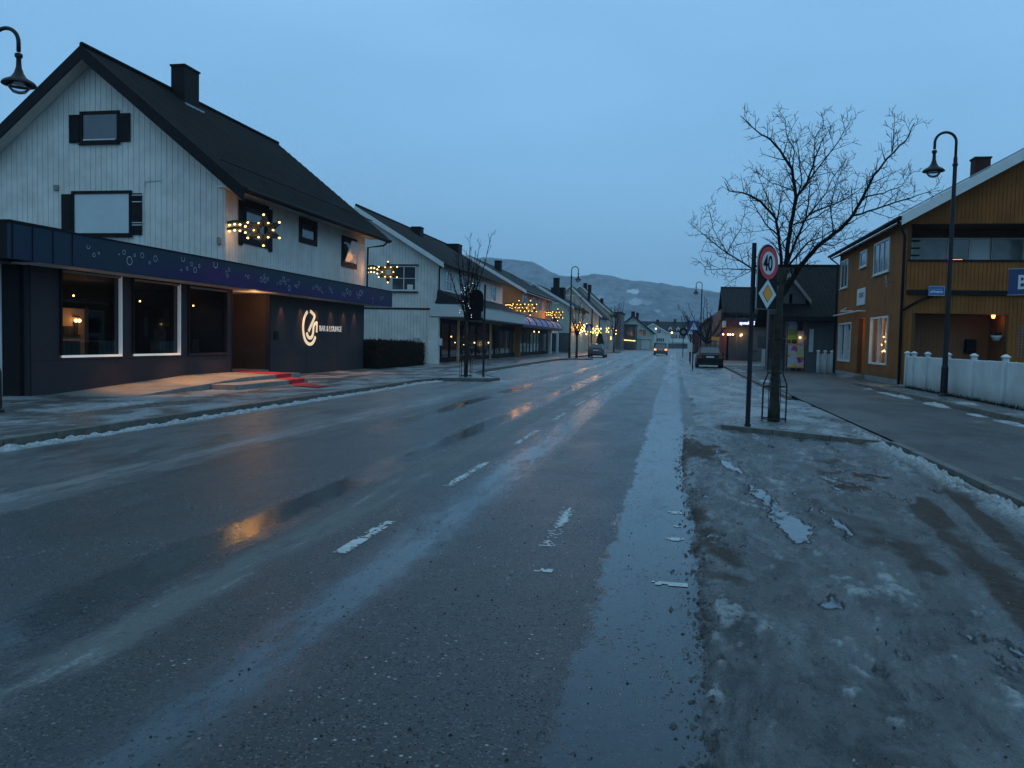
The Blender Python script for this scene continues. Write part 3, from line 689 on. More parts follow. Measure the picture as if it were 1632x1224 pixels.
# ================================================================== BAR BUILDING
B = thing('bar_building', (-17, 25, .1), 'white boarded bar with dark tiled gable roof, charcoal ground floor and bubble-patterned fascia', 'building')
GX, GZ, GS = -19.45, 10.75, .80          # wall apex
gy, wx = 25.1, -14.6
gw = 2*(wx-GX); gl = GX-(wx-GX)
zf = gablef(GX, GZ, GS)
gh = [(-20.62, -17.86, 4.75, 6.35), (-20.25, -18.2, 7.98, 9.02)]
m = MB(); panel(m, 'y', gy, -1, gl, wx, .1, zf, [], 0, -.2); m.build('gable_wall', 'backing_w', B)
m = MB(); boards(m, 'y', gy, -1, gl, wx+.022, 3.2, zf, [], .205, seed=3); m.build('gable_boarding', 'white', B)
m = MB(); panel(m, 'x', wx, 1, gy+.21, 37.55, 3.1, 6.75, [], -.2, 0); m.build('side_wall', 'backing_w', B)
m = MB(); boards(m, 'x', wx, 1, gy, 37.55, 3.2, 6.75, [], .205, seed=4); m.build('side_boarding', 'white', B)
rf = roof(B, 'y', -19.4, 5.85, 24.45, 38.15, 10.95, .80)
bargeboard(B, 'y', -19.4, 5.85, 24.45, 10.97, .80, .46, .05)
m = MB()
for sgn in (-1, 1):   # boarded soffit under the gable overhang
    q = [(-19.4, 10.70), (-19.4+sgn*5.6, 10.70-5.6*.8), (-19.4+sgn*5.6, 10.64-5.6*.8), (-19.4, 10.64)]
    m.ext([(x, 24.46, z) for x, z in q], (0, .6, 0))
m.build('soffit', 'white', B)
m = MB(); m.box(-14.55, -13.75, 24.5, 38.1, 6.30, 6.36); m.build('eave_soffit', 'white_h', B)
chimney(rf, -19.35, -18.78, 29.3, 30.3, 9.9, 11.85)
m = MB(); m.box(-19.5, -18.63, 29.15, 30.45, 10.2, 10.42); m.build('flashing', 'galv', rf)
gutter(B, -13.52, 24.5, 38.15, 6.22)
for zz in (6.95, 7.2):
    m = MB(); m.tube([(-14.55+.1, 24.6, zz+.0), (-14.45, 38.1, zz+.0)], .022, 6); m.build('snow_rail', 'black', rf)
pipe(B, [(-13.55, 37.9, 6.2), (-13.75, 37.85, 5.98), (-14.45, 37.6, 5.86), (-14.45, 37.55, 3.9)])
def shutters(w, ax, pl, n, a0, a1, z0, z1, wd):
    for s0 in ((a0-wd-.08), (a1+.08)):
        q = MB(); pb(q, ax, pl, n, s0, s0+wd, z0-.06, z1+.0, .02, .05)
        for zz in (z0+.0, z1-.12, (z0+z1)/2): pb(q, ax, pl, n, s0+.02, s0+wd-.02, zz, zz+.07, .05, .065)
        for i in range(1, 4): pb(q, ax, pl, n, s0+wd*i/4-.004, s0+wd*i/4+.004, z0-.05, z0+.0-.005, .05, .054)
        q.build('shutter', 'black', w)
y_ = gy-.022
w = window(B, 'y', y_, -1, -20.2, -18.1, 4.93, 6.25, 'black', 'blind', .10, (1, 0), label='wide window with its pale blind drawn')
shutters(w, 'y', y_, -1, -20.2, -18.1, 4.93, 6.25, .40)
q = MB()
for zz in (5.18, 5.26, 5.95, 6.17): MB().box(-17.56, -17.96, y_-.075, y_-.066, zz, zz+.025).build('hinge', 'trimw', w)
w = window(B, 'y', y_, -1, -19.86, -18.55, 8.02, 8.90, 'black', 'pane', .10, (1, 0), label='small attic window with black shutters'); shutters(w, 'y', y_, -1, -19.86, -18.55, 8.02, 8.90, .42)
q = MB(); q.box(-19.82, -18.6, y_-.06, y_-.05, 8.03, 8.07); q.build('glazing_bar', 'trimw', w)
x_ = wx+.022
w = window(B, 'x', x_, 1, 26.35, 27.72, 4.95, 6.02, 'black', 'pane', .22, (1, 0), sill=False); shutters(w, 'x', x_, 1, 26.2, 27.9, 4.7, 6.15, .25)
w = window(B, 'x', x_, 1, 30.7, 31.88, 5.5, 6.05, 'black', 'pane', .22, (1, 0), sill=False)
w = window(B, 'x', x_, 1, 34.9, 36.25, 4.92, 5.88, 'black', 'pane', .2, (1, 0), sill=False, label='window tilted open'); q = MB()
q.ext([(x_+.05, 34.93, 4.95), (x_+.09, 34.93, 4.95), (x_+.42, 34.93, 5.86), (x_+.38, 34.93, 5.86)], (0, 1.29, 0))
# (the sash is hinged at the foot and leans outwards)
q.build('open_sash', 'blind', w)
q = MB(); q.box(-20.98, -20.80, y_-.06, y_, 6.38, 6.56); q.build('wall_vent', 'grey', B)
q = MB(); q.tube([(-17.5, y_-.02, 6.45), (-17.5, y_-.02, 6.62), (-16.9, y_-.02, 6.66)], .008, 4); q.build('cable', 'galv', B)
q = MB(); q.box(-14.84, -14.74, y_-.09, y_, 4.55, 4.78); q.build('wall_lamp', 'grey', B)
# ground floor
L = -14.4
holes = [(17.35, 19.57, .96, 3.07), (20.03, 22.22, .96, 3.05), (22.65, 24.86, .95, 3.03), (25.24, 27.78, .0, 3.1)]
m = MB(); panel(m, 'x', L, 1, 16.4, 37.05, .06, 3.14, holes, -.15, 0); m.build('ground_floor_wall', 'panel', B)
m = MB()
for a in (16.42, 25.2, 27.82, 37.03): m.box(L+.002, L+.012, a-.02, a+.02, .1, 3.12)
for a0, a1 in ((16.45, 25.18), (27.85, 37.0)): m.box(L+.001, L+.004, a0, a1, .90, .91)
for a in (30.9, 34.0): m.box(L+.001, L+.004, a-.004, a+.004, .12, .9); m.box(L+.001, L+.004, a-.004, a+.004, .91, 3.1)
m.build('panel_joint', 'black', B)
m = MB(); m.box(L-.15, -15.0, 16.28, 16.4, .06, 3.14); m.build('corner_trim', 'black', B)
m = MB(); boards(m, 'y', 16.28, -1, -22, -14.98, .0, 3.16, [], .2, seed=9); m.build('end_boarding', 'white', B)
m = MB(); m.box(-22, -15.0, 16.3, 16.4, .0, 3.16); m.build('end_wall', 'backing_w', B)
for i, (a0, a1, z0, z1) in enumerate(holes[:3]):
    f = MB()
    f.box(L-.02, L+.05, a0-.0, a0+.05, z0, z1); f.box(L-.02, L+.05, a0, a1, z1, z1+.045)
    w = f.build('shop_window', 'black', B); mt = 'strip' if i < 2 else 'panel'
    f = MB(); f.box(L-.04, L+.055, a0, a1, z0+.01, z0+.065); f.build('light_strip' if i < 2 else 'sill', mt, w)
    f = MB(); f.box(L-.04, L+.055, a1-.032, a1, z0+.066, z1-.002); f.build('light_strip' if i < 2 else 'jamb', 'strip2' if i < 2 else mt, w)
    f = MB(); f.box(L-.03, L+.053, a0+.051, a1-.056, z1-.05, z1-.001); f.build('head_trim', 'grey', w)
    f = MB(); f.poly([(L-.05, a0+.05, z0+.065), (L-.05, a1-.055, z0+.065), (L-.05, a1-.055, z1-.05), (L-.05, a0+.05, z1-.05)]); f.build('pane', 'glass', w)
# interior seen through the shop windows
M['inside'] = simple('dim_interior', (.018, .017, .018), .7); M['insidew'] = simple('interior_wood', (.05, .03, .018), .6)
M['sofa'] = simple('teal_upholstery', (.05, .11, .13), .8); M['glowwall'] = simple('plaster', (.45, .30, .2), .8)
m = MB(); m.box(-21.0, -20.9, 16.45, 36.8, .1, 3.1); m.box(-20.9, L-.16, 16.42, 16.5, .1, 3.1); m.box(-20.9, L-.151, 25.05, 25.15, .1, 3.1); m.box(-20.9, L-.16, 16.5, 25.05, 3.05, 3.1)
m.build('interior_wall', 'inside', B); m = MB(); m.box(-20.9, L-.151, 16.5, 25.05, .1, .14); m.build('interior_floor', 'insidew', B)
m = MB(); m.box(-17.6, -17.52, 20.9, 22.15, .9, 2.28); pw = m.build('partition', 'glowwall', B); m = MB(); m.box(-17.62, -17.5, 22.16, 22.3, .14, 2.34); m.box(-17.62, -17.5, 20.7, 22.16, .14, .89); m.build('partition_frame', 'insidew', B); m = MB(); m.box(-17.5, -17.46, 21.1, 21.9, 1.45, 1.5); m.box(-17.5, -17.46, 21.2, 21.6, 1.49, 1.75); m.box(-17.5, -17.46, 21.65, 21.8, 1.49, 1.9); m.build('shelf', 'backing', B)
for i, (yy, zz, xx) in enumerate(((20.3, 2.59, -16.4), (23.21, 2.58, -16.4), (24.7, 2.52, -15.5))):
    if i < 2 or True:
        yy = min(yy, 24.7); r = thing('pendant_lamp', (xx, yy, zz), ['bare warm pendant bulb glowing behind the bar window at the street corner end', 'bare warm pendant bulb glowing behind the middle bar window', 'bare warm pendant bulb glowing behind the bar window beside the entrance'][i], 'lamp', 'pendant lamps inside the bar')
        q = MB(); q.ball((xx, yy, zz), .026, 10, 8); q.build('bulb', 'bulb', r); q = MB(); q.tube([(xx, yy, zz+.04), (xx, yy, 3.05)], .006, 5); q.build('cord', 'black', r)
r = thing('wall_lamp', (-17.45, 21.73, 1.92), 'twin yellow glowing wall lamp on the lit wall inside the bar', 'lamp')
for dy in (-.07, .07): q = MB(); q.ball((-17.42, 21.73+dy, 1.92), .055, 8, 6); q.build('bulb', 'bulb_soft', r)
q = MB(); q.box(-17.5, -17.44, 21.6, 21.86, 2.02, 2.05); q.build('bracket', 'black', r)
light('wall_lamp_light', 'POINT', (-17.1, 21.5, 1.9), 4.0, (1, .5, .2), .06)
for i, (yy, lab) in enumerate(((18.9, 'teal upholstered bench behind the bar window at the street corner end'), (21.2, 'teal upholstered bench behind the middle bar window'), (23.8, 'teal upholstered bench behind the bar window nearest the entrance'))):
    r = thing('sofa', (-15.7, yy, .14), lab, 'sofa', 'benches inside the bar'); m = MB()
    for j in range(9): m.box(-15.9, -15.7, yy-.8+j*.178, yy-.8+j*.178+.165, .5, 1.35)
    m.build('backrest', 'sofa', r, bevel=.01); m = MB(); m.box(-15.69, -15.2, yy-.8, yy+.8, .3, .55); m.build('seat', 'sofa', r, bevel=.02); m = MB(); m.box(-15.85, -15.25, yy-.75, yy+.75, .14, .3); m.build('base', 'insidew', r)
# entrance recess
m = MB(); m.box(-16.0, -15.9, 25.15, 27.85, .3, 3.08); m.box(-15.9, L-.152, 27.8, 27.9, .3, 3.08); m.box(-15.9, L-.151, 25.16, 25.23, .3, 3.08); m.build('entrance_wall', M['insidew'], B)
m = MB(); m.box(-15.89, -15.84, 26.5, 27.5, .32, 2.4); d = m.build('door', 'insidew', B); m = MB(); m.tube([(-15.8, 26.6, 1.1), (-15.8, 26.6, 1.6)], .015); m.build('handle', 'galv', d)
m = MB(); m.box(-15.9, L+.7, 16.0, 38.4, 3.09, 3.12) ; m.build('canopy_soffit', 'trimw', B)
# fascia and its bubbles
k = Mat('fascia_print'); X, Y, Z = k.xyz(); v = k.noise(k.pos(1, .25, 1), .9, 3)
f_ = k.mul(k.step(Y, 18, 22), k.step(Z, 3.8, 3.2)); c = k.mix(f_, (.018, .038, .060), (.022, .018, .085)); c = k.mix(k.step(v, .5, .7), c, (.045, .018, .09)); k.pbr(c, .55, normal=k.bump(v, .02), spec=.15); M['fascia'] = k.m
m = MB(); m.box(-13.66, -13.6, 14.98, 38.72, 3.1, 3.84); fa = m.build('fascia', 'fascia', B)
m = MB(); m.box(-22, -13.66, 14.98, 15.04, 3.1, 3.84); m.build('fascia_end', 'black', B); m = MB(); m.box(-14.6, -13.66, 38.66, 38.72, 3.1, 3.84); m.build('fascia_end', 'black', B)
m = MB(); m.box(-22, -13.58, 14.95, 16.8, 3.845, 3.90); m.box(-13.7, -13.58, 16.8, 38.74, 3.845, 3.875); m.build('fascia_cap', 'black', B)
m = MB()
for a in (15.05, 15.6, 16.2, 16.8): MB().box(-13.6, -13.585, a-.012, a+.012, 3.11, 3.84).build('seam', 'black', fa)
m = MB(); m.box(-22, -13.7, 15.1, 25.0, 3.6, 3.7); m.box(-14.7, -13.7, 25.0, 38.6, 3.6, 3.7); m.build('flat_roof', 'tile2', B)
m = MB(); m.box(-22, -14.5, 15.05, 16.25, 3.09, 3.12); m.build('soffit', 'grey', B)
RINGS = [(17.33,3.61,.06,1),(17.52,3.43,.05,0),(17.69,3.49,.03,0),(18.43,3.54,.02,0),(18.62,3.61,.06,0),(18.83,3.42,.11,0),(19.04,3.58,.04,0),(19.34,3.61,.07,0),(19.65,3.45,.04,0),(19.9,3.58,.08,0),(21.16,3.71,.09,1),(21.08,3.38,.03,0),(21.36,3.45,.05,0),(21.58,3.59,.06,0),(21.75,3.44,.08,0),(21.96,3.57,.05,0),(22.84,3.71,.12,1),(23.44,3.54,.03,0),(23.61,3.61,.06,0),(23.51,3.42,.06,0),(24.62,3.51,.03,0),(24.79,3.48,.06,0),(25.65,3.46,.09,0),(25.86,3.6,.06,0),(25.9,3.45,.09,0),(26.12,3.52,.06,0),(26.79,3.41,.02,0),(27.02,3.46,.07,0),(27.26,3.59,.09,0),(27.41,3.47,.07,0),(27.61,3.59,.04,0),(27.7,3.31,.1,0),(28.17,3.43,.04,0),(28.3,3.41,.06,0),(28.47,3.53,.07,0),(29.71,3.44,.06,0),(29.96,3.53,.07,0),(30.13,3.47,.08,0),(30.34,3.44,.07,0),(30.52,3.33,.04,0),(31.24,3.54,.06,0),(31.4,3.45,.07,0),(31.51,3.37,.04,0),(32.56,3.39,.06,0),(32.76,3.36,.07,0),(33.04,3.53,.12,0),(33.38,3.46,.1,0),(34.13,3.5,.06,0),(34.32,3.38,.1,0),(34.56,3.53,.13,0),(34.8,3.59,.07,0),(36.08,3.39,.06,0),(37.16,3.44,.08,0),(37.43,3.51,.06,0),(36.14,3.2,.04,0)]
M['ringw'] = simple('pale_bubble_print', (.55, .57, .64), .5, var=.05)
m = MB()
for y, z, r_, open_ in RINGS:
    n = 20; t = max(.010, r_*.14); a0, a1 = (-math.pi*1.15, math.pi*.15) if open_ else (0, 2*math.pi)
    for i in range(n):
        p, q = a0+(a1-a0)*i/n, a0+(a1-a0)*(i+1)/n
        m.poly([(-13.596, y+r_*math.cos(p), z+r_*math.sin(p)), (-13.596, y+r_*math.cos(q), z+r_*math.sin(q)), (-13.596, y+(r_-t)*math.cos(q), z+(r_-t)*math.sin(q)), (-13.596, y+(r_-t)*math.cos(p), z+(r_-t)*math.sin(p))])
m.build('bubble_print', 'ringw', fa)
# emblem and lettering on the wall
def stroke(mb, pts, w, x0=-14.372, x1=-14.345):
    P = [Vector((y, z)) for y, z in pts]; out = []; n = len(P)
    # smooth
    for _ in range(2):
        Q = [P[0]]
        for a, b in zip(P[:-1], P[1:]): Q += [a*.75+b*.25, a*.25+b*.75]
        Q.append(P[-1]); P = Q
    for i, p in enumerate(P):
        d = (P[min(i+1, len(P)-1)]-P[max(0, i-1)]).normalized(); nn = Vector((-d.y, d.x))*w/2; out.append((p+nn, p-nn))
    for (a, b), (c, d) in zip(out[:-1], out[1:]): mb.ext([(x0, a.x, a.y), (x0, b.x, b.y), (x0, d.x, d.y), (x0, c.x, c.y)], (x1-x0, 0, 0))
m = MB()
stroke(m, [(30.84,2.57),(30.64,2.41),(30.51,2.2),(30.46,1.95),(30.51,1.68),(30.64,1.46),(30.83,1.33),(31.07,1.27),(31.31,1.30),(31.49,1.41),(31.62,1.58)], .12)
stroke(m, [(31.12,2.60),(31.36,2.52),(31.52,2.44),(31.50,2.36),(31.39,2.22),(31.18,2.02),(30.98,1.80)], .12)
stroke(m, [(30.8,1.73),(30.91,1.58),(31.1,1.51),(31.30,1.57),(31.40,1.72),(31.42,1.97)], .12)
m.build('emblem', 'logo', B); m = MB()
stroke(m, [(31.40,1.98),(31.55,2.10),(31.72,2.17)], .10); stroke(m, [(31.74,2.20),(31.74,1.98),(31.73,1.76)], .09)
m.build('emblem', 'logo', B)
text('BAR & LOUNGE', .345, 'letters', B, frame((-14.37, 32.02, 1.815), (0, 1, 0)), .012, -.003, 'lettering', .96)
q = MB(); q.box(L, L+.06, 28.15, 28.4, 1.45, 1.75); q.build('intercom', 'black', B)
# steps, ramp and carpet
k_ = thing('entrance_steps', (-13.2, 25, .1), 'grey concrete ramp and two low steps before the bar entrance', 'steps')
m = MB(); m.ext([(-14.4, 16.9, .10), (-12.4, 16.9, .10), (-12.4, 22.6, .358), (-14.4, 22.6, .358)], (0, 0, -.16)); m.build('ramp', 'grey', k_)
m = MB(); m.box(-15.84, -12.4, 22.605, 26.1, .06, .36); m.box(-15.84, -14.42, 26.105, 27.8, .06, .36); m.build('landing', 'grey', k_)
m = MB(); m.box(-12.395, -11.62, 20.6, 25.05, .06, .24); m.build('step', 'grey', k_, bevel=.015)
m = MB()
strip = [[(-14.9, 25.6), (-14.9, 26.6), .366], [(-13.6, 24.9), (-13.3, 26.0), .366], [(-12.37, 24.45), (-12.37, 25.45), .366], [(-12.36, 24.35), (-12.36, 25.3), .246], [(-11.60, 23.75), (-11.60, 24.75), .246], [(-11.58, 23.7), (-11.58, 24.7), .122], [(-10.9, 22.9), (-10.9, 23.85), .120], [(-10.15, 22.5), (-10.15, 23.4), .122]]
rr = random.Random(9)
for (a, b, z), (c, d, z2) in zip(strip[:-1], strip[1:]):
    m.ext([(a[0], a[1], z), (c[0], c[1], z2), (d[0], d[1], z2), (b[0], b[1], z)], (.007, 0, .010))
tag(m.build('red_carpet', 'carpet', loc=(-12.9, 25, .2)), 'red carpet running down the steps from the bar entrance', 'carpet')
# soffit spots
for i, yy in enumerate((28.68, 30.3, 31.72, 33.2, 34.6, 35.85)):
    q = MB(); q.lathe((-14.12, yy, 3.045), [(.035, 0), (.045, .045)], 10); q.build('spot_lamp', 'galv', B)
    light('spot_light', 'SPOT', (-14.14, yy, 3.02), 36, (1, .50, .20), .02, (0, R(13), 0), spot_size=R(50), spot_blend=.7)
light('entrance_light', 'POINT', (-14.3, 26.5, 2.9), 26, (1, .48, .18), .1)
for yy_, en in ((19.3, 300), (21.8, 420), (24.3, 420), (29.5, 150), (33.4, 150)): light('canopy_light', 'SPOT', (-13.72, yy_, 3.05), en, (1, .44, .15), .03, (0, R(-14), 0), spot_size=R(74), spot_blend=.7)

# ================================================================== CHRISTMAS STARS
def make_star(root, br=.029):
    """comet with two curved tails, in the local xz plane, tails start at x=0, star centre at x=1.1"""
    o = org(root); X0, Y0, Z0 = o
    g = MB(); cx, cz = 1.02, 0.; R1, R2 = .47, .17
    for i in range(6):
        a = math.pi/2+i*math.pi/3; p = (X0+cx+R1*math.cos(a), Y0, Z0+cz+R1*math.sin(a))
        for s_ in (-1, 1):
            b = a+s_*math.pi/6; q = (X0+cx+R2*math.cos(b), Y0, Z0+cz+R2*math.sin(b)); g.tube([p, q], [.05, .075], 7)
    for k0, zz in ((0, .30), (1, .10)):
        g.tube([(X0+.02+t*.62, Y0, Z0+zz-.12+.12*math.sin(t*2.2+.5)-.10*t*t*(1 if k0 == 0 else .6)) for t in [j/8 for j in range(9)]], .055, 7)
    g.build('garland_frame', 'garland', root, smooth=True)
    spots = []
    for i in range(6):
        a = math.pi/2+i*math.pi/3; spots.append((cx+(R1+.03)*math.cos(a), cz+(R1+.03)*math.sin(a))); b = a+math.pi/6; spots.append((cx+(R2+.09)*math.cos(b), cz+(R2+.09)*math.sin(b)))
    for k0, zz in ((0, .30), (1, .10)):
        for j in range(4):
            t = .08+j*.24; spots.append((.02+t*.62, zz-.12+.12*math.sin(t*2.2+.5)-.1*t*t-.085))
    for (sx, sz) in spots:
        q = MB(); q.ball((X0+sx, Y0-.03, Z0+sz), br, 9, 7); q.build('bulb', 'bulb', root)
    return root
stars = [(-14.55, 25.15, 5.02, 1.12, 'comet-shaped light star with bulb tails on the corner of the white bar gable', 1),
         (-14.55, 37.75, 4.72, 1.1, 'comet-shaped light star at the far end of the white bar, above its fascia end', 1),
         (-13.9, 67.6, 4.30, 1.15, 'lit comet star nearest the white shop canopy, its tails over the first lavender awning', 1),
         (-13.75, 71.7, 4.45, 1.25, 'lit comet star on the burnt-orange house, nearer one over the lavender awnings', 1),
         (-13.75, 89.0, 4.42, 1.25, 'lit comet star over the end of the lavender awnings', 1),
         (-13.1, 104.2, 3.35, 1.3, 'lit comet star low on the pale green gabled house', 1),
         (-12.9, 125.8, 3.27, 1.3, 'lit comet star above the dark grey parked hatchback', 0),
         (-12.9, 140.6, 3.6, 1.3, 'lit comet star on the long pale house with two roof lines, first on its wall', 0),
         (-12.9, 150.6, 3.7, 1.3, 'lit comet star on the long pale house, second along its wall', 0),
         (-13.2, 113.0, 3.3, 1.35, 'lit comet star between the pale green house and the timbered gable', 0),
         (-12.9, 159.0, 3.5, 1.3, 'lit comet star at the far end of the tall pale house', 0),
         (-12.9, 182.0, 3.4, 1.3, 'lit comet star between the dark flat block and the string of bulbs', 0),
         (-12.9, 168.4, 3.4, 1.3, 'lit comet star in front of the dark flat block', 0),
         (-12.9, 198.0, 3.32, 1.3, 'lit comet star farthest down the street, beside the string of lights', 0)]
STARG = 'lit comet stars along the left house fronts'
P0 = make_star(thing('light_star', (0, 0, 0), '', 'light star', STARG)); PF = make_star(thing('light_star', (0, 0, 0), '', 'light star', STARG), .075); reg(P0)
for i, (x, y, z, sc, lab, li) in enumerate(stars):
    o = P0 if i == 0 else PF if i == 5 else copy_tree(PF if i > 4 else P0)
    o.location = (x, y, z); o.scale = (sc*(1.08 if i == 0 else 1), sc, sc); o['label'] = lab
    if i == 0: o.scale = (1.28, 1.25, 1.0)
    if i == 1: o.scale = (1.05, 1.05, .98)
    e = {0: 9, 1: 12, 2: 30, 3: 55, 4: 60}.get(i, 90); light('star_light', 'POINT', (x+sc*.95, y-.25, z), e, (1, .40, .09), .22)
light('star_tail_light', 'POINT', (-14.2, 25.3, 4.9), 3.0, (1, .5, .2), .1)
light('star_tail_light', 'POINT', (-14.2, 37.2, 4.75), 3.0, (1, .5, .2), .1)

# ================================================================== LEFT ROW
# white two-storey house with shop
H = thing('white_house', (-16.5, 57, .1), 'white boarded two-storey house with dark roof and a glazed shop under a white canopy', 'house')
yb, X = 47.85, -13.9
zf = gablef(-18.95, 9.25, .605)
m = MB(); panel(m, 'y', yb, -1, -24, X, .1, zf, [], 0, -.2); m.build('gable_wall', 'backing_w', H)
m = MB(); boards(m, 'y', yb, -1, -24, X, 3.42, zf, [], .2, seed=11); boards(m, 'y', yb-.06, -1, -24, X, .05, 3.30, [], .2, seed=12); m.build('gable_boarding', 'white', H)
m = MB(); m.box(-24, X+.02, yb-.12, yb-.09, 3.31, 3.38); m.box(X-.12, X-.04, yb-.13, yb-.09, .1, 3.3); m.build('band', 'black', H)
m = MB(); m.box(X-.2, X, yb+.01, 66.4, 2.85, 6.3); m.build('side_wall', 'white_b', H)
m = MB(); m.box(-24, X-.21, yb+.3, 66.3, 2.95, 6.2); m.box(-24, -17.7, yb+.3, 66.3, .1, 2.94); m.build('core_wall', 'backing_w', H)
rf = roof(H, 'y', -18.95, 5.5, yb-.55, 67.6, 9.42, .605, mat='tile2')
bargeboard(H, 'y', -18.95, 5.5, yb-.55, 9.4, .605, .30, .05, 'trimw')
chimney(rf, -18.4, -17.75, 56.2, 57.0, 8.2, 9.35); chimney(rf, -18.6, -17.6, 73.0-7, 67.3, 8.3, 9.3)
m = MB()
for i in range(9): m.box(-13.75, -13.45, 49+i*2, 49.06+i*2, 5.95, 6.0)
m.build('rafter_end', 'trimw', H)
gutter(H, -13.4, yb-.5, 67.5, 6.0)
pipe(H, [(-13.45, yb-.3, 6.0), (-13.85, yb-.1, 5.75), (-13.85, yb-.1, 3.4)])
w = window(H, 'y', yb-.022, -1, -16.78, -15.36, 4.5, 5.85, 'trimw', 'pane', .06, (2, 1))
q = MB(); q.box(-17.0, -15.15, yb-.13, yb-.02, 5.94, 6.0); q.box(-17.0, -15.15, yb-.13, yb-.02, 4.32, 4.37); q.build('drip_board', 'black', w)
q = MB(); q.box(-15.85, -15.5, yb-.045, yb-.033, 4.51, 4.8); q.build('lampshade', 'curtain', w)
q = MB(); q.box(-16.5+1.1, -16.1+1.1, yb-.2, yb-.09, 1.6, 1.65); q.tube([(-15.2, yb-.15, 1.4), (-15.2, yb-.15, 1.62)], .03); q.build('floodlight', 'trimw', H)
for a in (49.25, 53.0, 57.0, 62.3): window(H, 'x', X, 1, a, a+1.3, 4.6, 5.72, 'trimw', 'pane', .06, (2, 1))
# canopy
m = MB(); m.box(-14.3, -11.95, yb-.42, yb-.36, 2.92, 3.66); m.build('canopy_end', 'white_h', H)
m = MB(); m.box(-12.0, -11.95, yb-.355, 66.2, 2.92, 3.66); m.build('canopy_fascia', 'white_h', H)
m = MB(); m.box(-14.3, -12.01, yb-.355, 66.2, 2.86, 2.92); m.build('canopy_soffit', 'grey', H)
m = MB(); m.ext([(-11.85, yb-.45, 3.67), (-13.9, yb+.3, 4.55), (-13.9, yb-.45+.2, 4.5), (-13.9, yb-.45, 3.67)], (0, .01, 0))
m.poly([(-11.85, yb-.45, 3.68), (-11.85, 66.3, 3.68), (-13.88, 66.3, 4.5), (-13.88, yb+.2, 4.5)]); m.poly([(-11.85, yb-.45, 3.68), (-13.88, yb+.2, 4.5), (-14.0, yb-.45, 3.68)]); m.build('canopy_roof', 'tile2', H)
# shop front
m = MB(); m.box(-14.4, -13.78, yb-.36, yb, .1, 2.86); m.build('corner_pier', 'white', H)
SX = -14.4
gold = simple('ochre_shop_pillar', (.55, .42, .2), .5); M['gold'] = gold
sf = MB(); sf.box(SX-.05, SX+.02, yb+.05, 66.2, .12, .42); sf.box(SX-.05, SX+.02, yb+.05, 66.2, 2.55, 2.86); fr = sf.build('shop_front', 'black', H)
for a in [yb+.1, 50.2, 52.3, 54.6, 57.3, 59.7, 62.1, 64.4, 66.1]: q = MB(); q.box(SX-.06, SX+.05, a-.05, a+.05, .42, 2.55); q.build('mullion', 'black', fr)
for a in (52.4, 59.75, 62.0): q = MB(); q.box(SX+.5, SX+.62, a-.1, a+.1, .12, 2.86); q.build('pillar', 'gold', H)
for a in (70.7, 74.3): pass
q = MB(); q.poly([(SX-.02, yb+.1, .42), (SX-.02, 66.1, .42), (SX-.02, 66.1, 2.55), (SX-.02, yb+.1, 2.55)]); q.build('pane', 'glass', fr)
m = MB(); m.box(-17.6, -17.5, yb+.2, 66.2, .1, 2.9); m.box(-17.5, SX-.06, yb+.06, yb+.2, .1, 2.9); m.box(-17.5, SX-.06, yb+.2, 66.2, 2.8, 2.85); m.build('interior_wall', 'inside', H)
m = MB()
rr = random.Random(5)
for i in range(26):
    a = yb+.6+i*.68; hh = rr.uniform(.3, 1.3); m.box(SX-.9-rr.random()*.6, SX-.5, a, a+rr.uniform(.2, .5), .3, .3+hh)
m.build('window_display', M['insidew'], H)
for (yy, zz, lab) in ((51.3, 2.3, 'pale strip'), ):
    q = MB(); q.box(SX-.9, SX-.4, 50.3, 51.6, 2.35, 2.4); q.build('ceiling_light', 'lampwarm', H)
for (a, z, r_) in ((54.0, 1.75, .05), (55.0, 1.35, .04), (56.0, 1.35, .04), (57.4, 1.2, .03), (57.9, 1.5, .03), (58.4, 1.1, .03), (60.6, 1.35, .06), (61.0, 1.9, .05), (63.6, 1.35, .05), (65.4, 1.35, .07)):
    q = MB(); q.ball((SX-.35, a, z), r_, 7, 5); q.build('bulb', 'bulb_soft', H)
light('shop_light', 'POINT', (-15.6, 52, 2.5), 12, (1, .62, .3), .2); light('shop_light', 'POINT', (-15.6, 60, 2.5), 10, (1, .62, .3), .2)
tag(MB().box(-13.95+.0, -13.6, yb-.30, yb-.05, 1.2, 1.62).build('letter_box', 'signw', loc=(-13.8, yb, 1.2), bevel=.02), 'pale letter box on the corner pier of the white shop house', 'letter box')
# burnt orange house with awnings
H = thing('orange_shop_house', (-16.5, 80, .1), 'burnt-orange boarded house with lavender awnings over its dark shop front', 'house')
zf = gablef(-18.9, 9.15, .57)
m = MB(); panel(m, 'y', 74.8, -1, -24, -13.9, .1, zf, [], 0, -.2); m.build('gable_wall', 'orange2_b', H)
m = MB(); m.box(-14.1, -13.9, 75.0, 94, 2.9, 6.25); m.build('side_wall', 'orange2_b', H)
rf = roof(H, 'y', -18.9, 5.6, 74.2, 94.7, 9.35, .57, mat='tile2', ribs=False); bargeboard(H, 'y', -18.9, 5.6, 74.2, 9.33, .57, .3, .05, 'trimw')
m = MB(); m.box(-13.36, -13.3, 74.2, 94.7, 5.95, 6.17); m.build('fascia', 'trimw', H)
chimney(rf, -17.6, -17.0, 80, 80.7, 8.0, 9.3)
m = MB()
for i in range(12): m.tube([(-15.3, 77+i*1.4, 7.35), (-15.3, 77+i*1.4, 7.75)], .02, 5)
m.tube([(-15.3, 76.5, 7.7), (-15.3, 93.5, 7.7)], .02, 5); m.build('snow_guard', 'black', rf)
